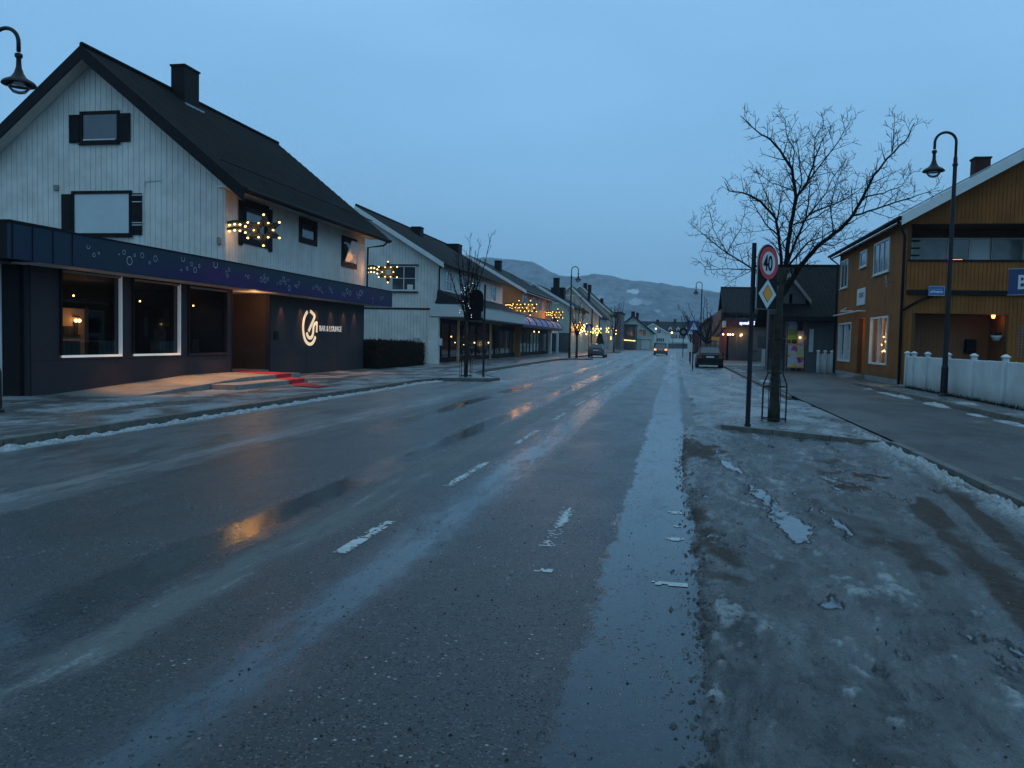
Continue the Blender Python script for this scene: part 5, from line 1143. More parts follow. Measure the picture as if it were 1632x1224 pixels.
# apotek
H = thing('apotek_building', (9, 84, .1), 'dark two-storey building with glowing apotek sign, grey roof and red boarded wing', 'building')
MB().box(5.2, 22, 84, 104, .05, 5.1).build('wall', 'dgrey_b', H)
rf = roof(H, 'x', 88.5, 5.2, 4.5, 23, 7.45, .52, mat='tile2', th=.25)
m = MB(); m.box(4.9, 22, 83.4, 83.9, 3.45, 4.15); m.build('canopy', 'redb', H)
for a0, a1 in ((5.9, 7.3), (7.5, 9.2)): window(H, 'y', 84, -1, a0, a1, 4.3-.05, 5.0, 'grey', 'pane', .06, (2, 0))
m = MB(); m.box(6.05, 8.95, 83.3, 83.39, 3.5, 4.0); sg = m.build('sign_panel', 'signnavy', H)
text('apotek', .44, 'neon', sg, frame((6.12, 83.28, 3.62), (1, 0, 0)), .01, .008, 'lettering', .8); text('apotek', .44, 'neon', sg, frame((7.85, 83.28, 3.62), (1, 0, 0)), .01, .008, 'lettering', .8)
q = MB()
for c0 in (7.35, 7.62):
    n = 18
    for i in range(n):
        p, w_ = 2*math.pi*i/n, 2*math.pi*(i+1)/n; q.ext([(c0+.2*math.cos(p), 83.29, 3.76+.2*math.sin(p)), (c0+.2*math.cos(w_), 83.29, 3.76+.2*math.sin(w_)), (c0+.165*math.cos(w_), 83.29, 3.76+.165*math.sin(w_)), (c0+.165*math.cos(p), 83.29, 3.76+.165*math.sin(p))], (0, -.02, 0))
q.build('emblem', 'neon', sg)
m = MB(); m.box(5.0, 5.9, 83.9, 84, .1, 2.6); m.box(6.1, 7.2, 83.9, 84, .3, 2.6); m.box(8.0, 9.6, 83.9, 84, 1.5, 2.5); m.build('shop_window', 'pane', H)
for i, (a, b_) in enumerate(((4.62, 0), (5.08, 0), (5.3, 0), (5.55, 0), (6.35, 1))):
    r = thing('eave_lamp', (a, 83.3, 2.55), ['warm round lamp hanging apart at the street end of the dark apotek canopy', 'warm lamp under the apotek canopy, first of the close three', 'warm lamp under the apotek canopy, middle of the close three', 'warm lamp under the apotek canopy, last of the close three', 'wall lamp with a soft glow below the word apotek'][i], 'lamp', 'lamps under the apotek canopy'); q = MB(); q.ball((a, 83.3, 2.62), .085 if not b_ else .1, 8, 6); q.build('bulb', 'bulb_soft', r); q = MB(); q.tube([(a, 83.3, 2.7), (a, 83.3, 3.45)], .01, 4); q.build('cord', 'black', r)
light('eave_light', 'POINT', (6.35, 83.4, 2.55), 25, (1, .5, .2), .1); light('eave_light', 'POINT', (5.2, 83.2, 2.6), 16, (1, .5, .2), .1)
m = MB(); m.box(4.2, 9.5, 104.1, 150, .0, 4.8); m.build('wing_wall', 'redb', H); m = MB(); m.ext([(3.7, 104, 4.7), (9.5, 104, 7.9), (9.5, 104, 7.7), (3.7, 104, 4.5)], (0, 46.5, 0)); m.build('wing_roof', 'redb', H)
m = MB(); m.ext([(4.4, 83.9, 5.1), (5.19, 83.9, 5.1), (5.19, 83.9, .05), (4.4, 83.9, .05)], (0, 20, 0)); m.build('end_wall', 'redb', H)
for a in (86, 92, 98, 110, 118, 126): q = MB(); q.box(4.1 if a > 104 else 4.36, 4.19 if a > 104 else 4.39, a, a+2, 1.2, 2.6); q.build('window', 'pane', H)
m = MB(); m.box(4.5, 5.0, 83.7, 83.8, 3.3, 3.95); m.build('notice_sign', 'signw', H)
block('red_brick_block', 'low dark red block beyond the crossing signs on the right', 3.4, 9.5, 152, 172, 4.6, 'redb')
# container-like bins by the building
s_ = thing('waste_bin', (8.0, 80, .1), 'dark rounded waste bin before the apotek wall', 'bin'); q = MB(); q.box(6.9, 7.6, 79.8, 80.4, .15, 1.05); q.build('body', 'dgrey_b', s_, bevel=.06); q = MB(); q.box(6.86, 7.64, 79.76, 80.44, 1.06, 1.14); q.build('lid', 'steel', s_, bevel=.02)

# ================================================================== STREET LAMPS
def lamp_proto():
    L = thing('street_lamp', (0, 0, 0), '', 'street lamp', 'tall black swan-neck street lamps')
    m = MB(); m.lathe((0, 0, 0), [(.16, 0), (.16, .06), (.11, .1), (.105, .9), (.08, 1.0), (.075, 3.0), (.068, 3.05), (.06, 7.45), (.052, 7.5)], 14); m.lathe((0, 0, 7.2), [(.05, 0), (.085, .03), (.085, .08), (.05, .11)], 12); m.build('pole', 'steel', L, smooth=False)
    m = MB(); pts = [(0, 0, 7.4), (0, 0, 7.9)]+[(.31-.31*math.cos(a), 0, 7.95+.31*math.sin(a)) for a in [math.pi*i/12 for i in range(13)]]+[(.62, 0, 7.75)]; m.tube(pts, .042, 10); m.build('arm', 'steel', L, smooth=True)
    m = MB(); m.lathe((.62, 0, 0), [(.045, 7.72), (.075, 7.70), (.075, 7.64), (.045, 7.6), (.055, 7.42), (.09, 7.3), (.15, 7.2), (.29, 7.12), (.325, 7.07), (.325, 7.05), (.28, 7.06), (.1, 7.10)][::-1], 20); m.build('lamp_shade', 'steel', L, smooth=True)
    m = MB(); m.lathe((.62, 0, 0), [(.02, 6.86), (.12, 6.89), (.19, 6.97), (.215, 7.06)], 18); m.build('bowl', 'bowl', L, smooth=True)
    return L
LP = lamp_proto(); reg(LP)
for i, (x, y, z, rz, lab) in enumerate([(8.42, 28.35, .16, math.pi, 'tall black swan-neck street lamp in front of the white picket fence'),
        (-12.12, 13.0, .1, 0, 'black swan-neck street lamp whose bell shade hangs over the bar gable corner'),
        (-9.35, 75, .1, 0, 'black swan-neck street lamp rising before the timbered pale gable on the left'),
        (2.72, 92, .05, math.pi, 'black swan-neck street lamp behind the dark parked car')]):
    o = LP if i == 0 else copy_tree(LP); o.location = (x, y, z); o.rotation_euler = (0, 0, rz); o['label'] = lab
    if i == 1: o.scale = (.87, .87, .832)
for i, (x, y, z, lab) in enumerate([(-8.0, 205, 6.0, 'lit street light by the mint gabled house'), (-5.0, 225, 5.4, 'bluish-white lit street light before the white gabled house'), (-.8, 230, 4.5, 'orange lit street light before the apartment block')]):
    r = thing('street_light', (x, y, 0), lab, 'street light', 'lit lamps at the street end'); q = MB(); q.tube([(x+.3, y, 0), (x+.3, y, z)], .06); q.build('pole', 'steel', r); q = MB(); q.ball((x, y, z), .26, 8, 6); q.build('bulb', 'neon' if i == 1 else 'bulb_soft', r)

# ================================================================== SIGNS
def sign_post(x, y, z, h): return thing
s_ = thing('speed_sign', (1.41, 16.22, .1), 'speed limit 40 sign above a yellow priority diamond on one black plate and post', 'road sign')
m = MB(); m.lathe((1.41, 16.22, .1), [(.06, 0), (.06, .05), (.045, .06), (.042, 3.46)], 10); m.build('post', 'steel', s_)
dv = Vector((.63, .777, 0)).normalized(); nv = Vector((dv.y, -dv.x, 0)); c0 = Vector((1.67, 16.22, 0))+dv*.0
oo = Vector((1.47, 16.0, 0)); cc = oo+dv*.33
def disc(mb, c, z, r, d0, d1, n=36, r2=0):
    P = [c+nv*d0+dv*(r*math.cos(2*math.pi*i/n))+up*(z+r*math.sin(2*math.pi*i/n)) for i in range(n)]
    if r2:
        for i in range(n):
            a, b = 2*math.pi*i/n, 2*math.pi*(i+1)/n; f = lambda rr_, t: c+nv*d0+dv*rr_*math.cos(t)+up*(z+rr_*math.sin(t)); mb.ext([f(r, a), f(r, b), f(r2, b), f(r2, a)], nv*(d1-d0))
    else: mb.ext(P, nv*(d1-d0))
m = MB(); n = 16; pr = [cc-dv*.325+up*2.33, cc+dv*.325+up*2.33]+[cc+dv*(.325*math.cos(a))+up*(3.20+.33*math.sin(a)) for a in [math.pi*i/n for i in range(n+1)]]
m.ext(pr, nv*-.03); m.build('back_plate', 'signk', s_)
m = MB(); m.tube([p+nv*-.015 for p in pr]+[pr[0]+nv*-.015], .014, 6); m.build('frame', 'galv', s_)
m = MB(); disc(m, cc, 3.19, .305, .002, .012, 40, .215); m.build('red_ring', 'red', s_)
m = MB(); disc(m, cc, 3.19, .214, .002, .009); m.build('sign_face', 'signw', s_)
text('40', .40, 'signk', s_, frame(cc-dv*.172+up*3.05+nv*.0125, dv), .002, .008, 'numerals', .74)
m = MB(); m.ext([cc+nv*.002+dv*.29+up*2.61, cc+nv*.002+up*2.885, cc+nv*.002-dv*.29+up*2.61, cc+nv*.002+up*2.335], nv*.006); m.build('diamond', 'signw', s_)
m = MB(); m.ext([cc+nv*.0085+dv*.17+up*2.62, cc+nv*.0085+up*2.79, cc+nv*.0085-dv*.17+up*2.62, cc+nv*.0085+up*2.45], nv*.002); m.build('diamond_edge', 'signk', s_)
m = MB(); m.ext([cc+nv*.011+dv*.155+up*2.62, cc+nv*.011+up*2.775, cc+nv*.011-dv*.155+up*2.62, cc+nv*.011+up*2.465], nv*.002); m.build('yellow_diamond', 'signy', s_)
m = MB()
for zz in (2.45, 3.0, 3.3): m.tube([Vector((1.41, 16.22, zz)), cc+up*zz-nv*.05], .012, 5)
m.build('clamp', 'galv', s_)
# back of the matching sign on the left
s_ = thing('back_of_road_sign', (-7.66, 32.86, .1), 'black back of a tall road sign plate on a post beside the left young tree', 'road sign')
m = MB(); m.lathe((-7.60, 32.86, .1), [(.06, 0), (.045, .06), (.042, 3.75)], 10); m.build('post', 'steel', s_)
m = MB(); m.ext([(-8.24, 32.84, 2.40), (-7.66, 32.84, 2.40)]+[(-7.95+.29*math.cos(a), 32.84, 3.36+.29*math.sin(a)) for a in [math.pi*i/12 for i in range(13)]], (0, .04, 0)); m.build('back_plate', 'signk', s_)
m = MB(); m.box(-7.66, -7.6, 32.82, 32.84, 2.6, 2.66); m.box(-7.66, -7.6, 32.82, 32.84, 3.3, 3.36); m.box(-7.72, -7.62, 32.80, 32.83, 2.5, 2.75); m.build('clamp', 'galv', s_)
def crossing(x, y, z, s, zb, lab, rot=0.):
    s_ = thing('crossing_sign', (x, y, zb), lab, 'road sign', 'blue pedestrian crossing signs'); q = MB(); q.tube([(x, y+.03, zb), (x, y+.03, z+s)], .04); q.build('post', 'steel', s_)
    q = MB(); q.box(x-s/2, x+s/2, y-.02, y+.0, z, z+s); q.build('panel', 'signb', s_); q = MB(); q.ext([(x-s*.38, y-.023, z+s*.12), (x+s*.38, y-.023, z+s*.12), (x, y-.023, z+s*.88)], (0, -.004, 0)); q.build('white_triangle', 'signw', s_)
    q = MB(); c1 = lambda u, v: (x+u*s, y-.03, z+v*s)
    q.lathe((x+.01*s, y-.03, z+.60*s), [(.01, 0), (.035*s, .03*s), (.01, .07*s)], 6)
    q.tube([c1(0, .6), c1(-.01, .4)], .03*s, 4); q.tube([c1(-.01, .4), c1(-.10, .17)], .022*s, 4); q.tube([c1(-.01, .4), c1(.09, .17)], .022*s, 4); q.tube([c1(0, .55), c1(.1, .42)], .018*s, 4); q.tube([c1(0, .55), c1(-.1, .43)], .018*s, 4); q.build('walking_figure', 'signk', s_); return s_
crossing(1.12, 51.5, 2.43, .58, .02, 'blue crossing sign on the nearest right-hand sign post, left of the dark parked car')
crossing(1.35, 75, 2.42, .58, .02, 'smaller-looking blue crossing sign just behind and below the nearest one')
crossing(-9.25, 91, 2.7, .85, .1, 'blue crossing sign on the left side between the street lamp and the grey hatchback')
crossing(-11.6, 170, 4.0, .95, .1, 'dim crossing sign among the far lit comet stars')
s_ = thing('notice_box', (1.25, 66, .0), 'white box-shaped notice on a short post behind the crossing signs', 'notice box'); q = MB(); q.box(1.0, 1.5, 66, 66.2, 1.0, 1.6); q.ext([(1.0, 66, 1.6), (1.5, 66, 1.6), (1.25, 66, 1.75)], (0, .2, 0)); q.build('box', 'signw', s_); q = MB(); q.tube([(1.25, 66.1, 0), (1.25, 66.1, 1.0)], .04); q.build('post', 'steel', s_)
s_ = thing('yellow_sign', (4.0, 76, .1), 'small yellow direction sign above the roof of the dark parked car', 'road sign'); q = MB(); q.box(3.2, 3.9, 76, 76.03, 2.0, 2.3); q.build('panel', 'signy', s_); q = MB(); q.tube([(3.55, 76.04, .05), (3.55, 76.04, 2.3)], .03); q.build('post', 'steel', s_)
s_ = thing('priority_sign', (.9, 100, .0), 'dark round sign with a diamond on a post at the far crossing', 'road sign'); q = MB(); q._lathe((.9, 100, 2.9), [(.001, 0), (.001, .01)], 6); q = MB()
q.ext([(1.0+.5*math.cos(2*math.pi*i/20), 100, 3.0+.5*math.sin(2*math.pi*i/20)) for i in range(20)], (0, .05, 0)); q.build('plate', 'signk', s_); q = MB(); q.ext([(1.3, 99.98, 3.0), (1.0, 99.98, 3.3), (.7, 99.98, 3.0), (1.0, 99.98, 2.7)], (0, .01, 0)); q.build('diamond', 'grey', s_); q = MB(); q.tube([(1.0, 100.1, 0), (1.0, 100.1, 3)], .05); q.build('post', 'steel', s_)

# ================================================================== TREES
def grow(m, p, d, L, r, depth, rnd, n=5, upb=.25, spread=.7, minr=.0035):
    segs = max(2, int(L/.16)); pts = [Vector(p)]; rad = [r]; dd = Vector(d).normalized()
    for i in range(segs):
        dd = (dd + Vector((rnd.gauss(0, .045), rnd.gauss(0, .045), rnd.gauss(0, .04)+upb*.07))).normalized()
        pts.append(pts[-1]+dd*L/segs); rad.append(max(minr, r*(1-.62*(i+1)/segs)))
    m.tube(pts, rad, n if depth > 0 else 3, caps=False)
    if depth > 0: sprout(m, pts, rad, L, depth, rnd, upb, spread, minr)
def sprout(m, pts, rad, L, depth, rnd, upb=.25, spread=.7, minr=.0035, dens=1., start=.15):
    tot = sum((b-a).length for a, b in zip(pts[:-1], pts[1:])); k = max(2, int(tot/.17*dens)); side = rnd.random()*6
    for i in range(k):
        t = start+(1-start)*(i+rnd.random()*.6)/k; s_ = t*tot; j = 0
        while j < len(pts)-2 and s_ > (pts[j+1]-pts[j]).length: s_ -= (pts[j+1]-pts[j]).length; j += 1
        a, b = pts[j], pts[j+1]; f = min(1, s_/max((b-a).length, 1e-6)); p = a.lerp(b, f); ax = (b-a).normalized(); rr_ = rad[j]*(1-f)+rad[j+1]*f
        side += 2.4+rnd.uniform(-.5, .5); o1 = ax.orthogonal().normalized(); o2 = ax.cross(o1); lat = o1*math.cos(side)+o2*math.sin(side)
        d = (ax*(1-spread*.55)+lat*spread+Vector((0, 0, upb*.6))).normalized()
        ln = max(.13, min(L*.56, .72)*(1-.66*t)*rnd.uniform(.45, 1.3))
        grow(m, p, d, ln, max(minr, min(rr_*.6, .013)), depth-1, rnd, 4, upb, spread, minr)
def tree_thing(name, base, lab, group=None): return thing(name, base, lab, 'tree', group)
T_ = {'trunk': [(2.05, .05), (2.05, 1.29), (2.07, 1.97), (2.07, 2.47), (2.12, 2.97), (2.14, 3.23)],
'A': [(2.14,3.0),(2.17,3.63),(2.23,4.12),(2.28,4.62),(2.19,5.18),(2.02,5.44),(1.76,5.74),(1.46,5.91),(1.16,6.22)],
'A2': [(2.19,5.18),(2.21,5.5),(2.04,5.83),(1.98,6.06),(1.83,6.23)], 'B': [(2.28,4.62),(2.52,4.91),(2.68,5.49),(2.84,5.85),(3.09,6.26)],
'B2': [(2.68,5.49),(2.7,5.91),(2.83,6.17),(2.8,6.43)], 'B3': [(2.43,4.84),(2.78,5.33),(3.02,5.65),(3.13,5.9),(3.16,6.03)],
'C': [(2.12,3.0),(2.04,3.73),(1.94,4.22),(1.61,4.59),(1.28,4.76),(.98,4.81),(.9,5.0)], 'C2': [(1.96,4.13),(2.05,4.75),(2.13,5.11)], 'C3': [(1.98,3.9),(1.75,4.09),(1.51,4.49),(1.25,4.85)],
'D': [(2.08,2.85),(1.86,3.1),(1.53,3.19),(1.0,3.53),(.56,3.86),(.18,4.17)], 'D2': [(1.53,3.18),(1.01,3.19),(.61,3.16),(.44,3.32)], 'D3': [(1.0,3.53),(.69,3.96),(.56,4.4)],
'E': [(2.08,2.6),(2.37,3.17),(2.58,3.43),(2.82,3.73),(3.15,3.99),(3.39,4.28),(3.53,4.6),(3.72,5.02),(3.95,5.34),(4.27,5.68),(4.41,6.0)], 'E2': [(4.04,5.47),(4.02,5.82),(3.95,6.11)],
'E3': [(3.39,4.25),(3.81,4.38),(4.35,4.56),(4.62,4.66),(4.94,4.78)], 'E4': [(3.53,4.6),(3.95,4.7),(4.34,4.88),(4.56,5.23)], 'F': [(2.15,3.2),(2.34,3.76),(2.51,4.22),(2.53,4.48),(2.49,4.81),(2.55,5.01)],
'F2': [(2.2,3.25),(2.6,3.76),(2.9,3.89),(3.3,4.15)], 'G': [(2.54,4.29),(3.07,4.48),(3.37,4.67),(3.64,4.93)], 'H': [(2.25,4.75),(1.79,4.89),(1.49,5.09)], 'K': [(2.24,4.3),(2.42,4.95),(2.36,5.55),(2.30,6.05)], 'L': [(3.15,3.99),(3.08,4.55),(3.22,5.15),(3.42,5.6)], 'M': [(2.51,4.22),(2.86,4.7),(3.05,5.1),(3.3,5.45)], 'N': [(1.94,4.22),(1.72,4.85),(1.55,5.35)], 'P': [(1.0,3.53),(1.25,4.0),(1.3,4.4)], 'I': [(2.27,4.09),(2.76,4.29),(3.19,4.61),(3.33,5.0)], 'J': [(2.82,3.7),(3.1,3.7),(3.4,3.86),(3.68,3.96)]}
RAD = {'A': .062, 'B': .034, 'B2': .016, 'B3': .02, 'C': .045, 'C2': .02, 'C3': .022, 'D': .034, 'D2': .016, 'D3': .013, 'E': .068, 'E2': .016, 'E3': .026, 'E4': .02, 'F': .036, 'F2': .028, 'G': .02, 'H': .017, 'I': .02, 'J': .016, 'A2': .018, 'K': .022, 'L': .018, 'M': .018, 'N': .018, 'P': .014}
rnd = random.Random(31)
bt = tree_thing('bare_tree', (2.05, 17.68, .08), 'large bare spreading tree in an iron guard beside the speed limit sign')
m = MB(); tp = [Vector((x, 17.68, z)) for x, z in T_['trunk']]; tp2 = []
for a, b in zip(tp[:-1], tp[1:]):
    for i in range(4): q = a.lerp(b, i/4); tp2.append(q+Vector((.012*NV(q*4), .012*NV(q*4+Vector((3, 3, 3))), 0)))
tp2.append(tp[-1]); m.tube(tp2, [.084-.012*i/len(tp2)+.035*math.exp(-i*.55)+.006*NV((i, 2, 3)) for i in range(len(tp2))], 14); m.build('trunk', 'bark', bt, smooth=True)
m = MB(); ends = {}
for kx, pts in T_.items():
    if kx == 'trunk': continue
    dyk = rnd.uniform(-.45, .45) if kx not in ('A', 'E') else rnd.uniform(-.15, .15)
    y0 = 17.68; P = []; n_ = len(pts)
    # a side branch begins on its parent limb
    for kk, PP in ends.items():
        for q in PP:
            if (Vector((q.x, q.z))-Vector(pts[0])).length < .09: y0 = q.y
    for i, (x, z) in enumerate(pts): P.append(Vector((x+rnd.uniform(-.015, .015)*(i > 0), y0+dyk*2.2*(i/(n_-1))+rnd.uniform(-.03, .03)*(i > 0), z)))
    D = []
    for a, b in zip(P[:-1], P[1:]):
        for i in range(3): D.append(a.lerp(b, i/3)+Vector((rnd.uniform(-.012, .012), 0, rnd.uniform(-.012, .012)))*(1 if i else 0))
    D.append(P[-1]); r0 = RAD[kx]*.82; rad = [max(.005, r0*(1-.85*i/(len(D)-1))) for i in range(len(D))]
    m.tube(D, rad, 7, caps=False); ends[kx] = D
    L_ = sum((b-a).length for a, b in zip(P[:-1], P[1:])); sprout(m, D, rad, L_*.85, 3, rnd, .35, .8, .0042, 1.3, .10)
m.build('crown', 'twig', bt, smooth=False)
def guard(x, y, z, lab):
    G = thing('tree_guard', (x, y, z), lab, 'tree guard'); bars = MB()
    for i in range(8):
        a = math.pi*2*i/8+.2; c_, s__ = math.cos(a), math.sin(a)
        bars.tube([(x+.25*c_, y+.25*s__, z), (x+.25*c_, y+.25*s__, z+.72), (x+.235*c_, y+.235*s__, z+.80), (x+.16*c_, y+.16*s__, z+.98)]+([(x+.16*c_, y+.16*s__, z+1.75)] if i % 2 == 0 else []), .009, 5)
    bars.build('bars', 'steel', G)
    for r_, zz in ((.25, .06), (.25, .72), (.165, 1.0), (.165, 1.7)):
        q = MB(); q.tube([(x+r_*math.cos(2*math.pi*i/20), y+r_*math.sin(2*math.pi*i/20), z+zz) for i in range(21)], .013, 5); q.build('ring', 'steel', G)
guard(2.05, 17.68, .09, 'black iron tree guard around the large bare tree')
def rtree(x, y, z, h, lab, seed, upright=.9, nst=7, depth=3, name='bare_tree', r=.09, fork=.35, wide=.5, minr=.008):
    rnd = random.Random(seed); t = tree_thing(name, (x, y, z), lab); fk = h*fork
    m = MB(); m.tube([(x, y, z), (x+.02, y, z+fk*.5), (x, y, z+fk)], [r, r*.85, r*.7], 9); m.build('trunk', 'bark', t, smooth=True)
    m = MB()
    for i in range(nst):
        a = 2.4*i+rnd.random(); w_ = wide*rnd.uniform(.4, 1.1); d = Vector((math.cos(a)*w_, math.sin(a)*w_, upright)).normalized(); zz = z+fk*rnd.uniform(.75, 1)
        L_ = (h-fk)*rnd.uniform(.7, 1.05); segs = 8; P = [Vector((x, y, zz))]
        for j in range(segs): d = (d+Vector((rnd.gauss(0, .06), rnd.gauss(0, .06), .07))).normalized(); P.append(P[-1]+d*L_/segs)
        rad = [max(minr, r*.45*(1-.85*j/segs)) for j in range(segs+1)]; m.tube(P, rad, 6, caps=False); sprout(m, P, rad, L_, depth-1, rnd, .6, .6, minr, .55, .15)
    m.build('crown', 'twig', t); return t
rtree(-8.22, 32.4, .1, 6.0, 'upright bare young tree on the left build-out beside the sign back', 5, 1.1, 13, 3, wide=.42, r=.085, fork=.42, minr=.006)
guard(-8.22, 32.4, .1, 'black iron tree guard round the young tree on the left build-out')
s_ = thing('string_lights', (-8.2, 32.3, 3), 'sparse white fairy lights wound in the young tree on the left', 'fairy lights'); rr = random.Random(2)
for i in range(16): q = MB(); q.ball((-8.22+rr.uniform(-.3, .25), 32.25, 2.5+i*.09), .014, 5, 4); q.build('bulb', 'neon', s_)
q = MB(); q.tube([(-8.2+.2*math.sin(i*.9), 32.3, 2.4+i*.1) for i in range(16)], .004, 3); q.build('cable', 'black', s_)
rtree(-8.85, 76.2, .1, 6.2, 'bare tree right behind the left street lamp', 6, 1.0, 8, 3, r=.12, minr=.012)
rtree(-9.0, 126, .1, 7.5, 'bare tree in the left row before the tall pale house', 7, 1.1, 8, 3, r=.14, minr=.018)
rtree(-13, 186, 0, 12, 'bare tall tree rising over the dark flat-topped block', 9, 1.1, 9, 3, r=.2, minr=.03)
rtree(2.9, 78, .05, 6.6, 'bare rounded tree behind the lamp post on the right, against the hill', 8, .75, 12, 3, wide=.95, r=.13, minr=.012, fork=.3)
rtree(2.6, 140, 0, 7, 'bare tree far off on the right before the apartment block', 10, .9, 8, 2, r=.15, minr=.03)
# clipped dark shrubs
def bush(m, x0, x1, y0, y1, z0, z1, n, s, rnd, rough=.08):
    for i in range(n):
        f = rnd.choice('xxyyt'); x = rnd.uniform(x0, x1); y = rnd.uniform(y0, y1); z = rnd.uniform(z0, z1)
        if f == 'x': x = rnd.choice([x0, x1])+rnd.gauss(0, rough)*.6
        elif f == 'y': y = rnd.choice([y0, y1])+rnd.gauss(0, rough)*.6
        else: z = z1+rnd.gauss(0, rough)*.7
        d = Vector((rnd.gauss(0, 1), rnd.gauss(0, 1), rnd.gauss(.6, 1))).normalized()*s*rnd.uniform(.5, 1.4); w_ = d.orthogonal().normalized()*s*.16
        p = Vector((x, y, z)); m.poly([p-w_, p+w_, p+d])
hd = thing('hedge', (-15.5, 40.5, .1), 'dense bare brown hedge between the bar and the white boarded house', 'hedge')
m = MB(); rnd = random.Random(44); bush(m, -18, -13.75, 37.4, 44.6, .1, 1.32, 26000, .13, rnd, .09); m.build('twigs', 'plant', hd)
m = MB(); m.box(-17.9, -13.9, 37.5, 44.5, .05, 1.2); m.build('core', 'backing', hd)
sh_ = thing('conifer', (-10.4, 118, .1), 'small dark columnar conifer beyond the parked grey hatchback', 'shrub'); m = MB(); rnd = random.Random(3)
for i in range(1500):
    z = rnd.uniform(0, 2.6); r_ = .55*(1-abs(z-1.0)/1.7)**.7; a = rnd.random()*6.28; p = Vector((-10.4+r_*math.cos(a), 118+r_*math.sin(a), .1+z)); w_ = Vector((rnd.gauss(0, .08), rnd.gauss(0, .08), 0)); m.poly([p-w_, p+w_, p+Vector((0, 0, .25))])
m.build('foliage', 'garland', sh_)
# dark wooded strip behind the last houses
m = MB(); rnd = random.Random(17)
for i in range(5200):
    x = rnd.uniform(-60, 60); y = rnd.uniform(330, 350); h_ = 7.5+2.5*NV((x*.09, 3., 1.))+1.2*NV((x*.5, 3., 1.)); z = rnd.uniform(0, max(1, h_)); w_ = rnd.uniform(.3, .8); m.poly([(x-w_, y, z), (x+w_, y+rnd.uniform(-1, 1), z), (x+rnd.uniform(-.5, .5), y, z+rnd.uniform(.8, 2))])
tag(m.build('trees', 'garland'), 'dark low belt of woodland behind the last houses', kind='stuff')

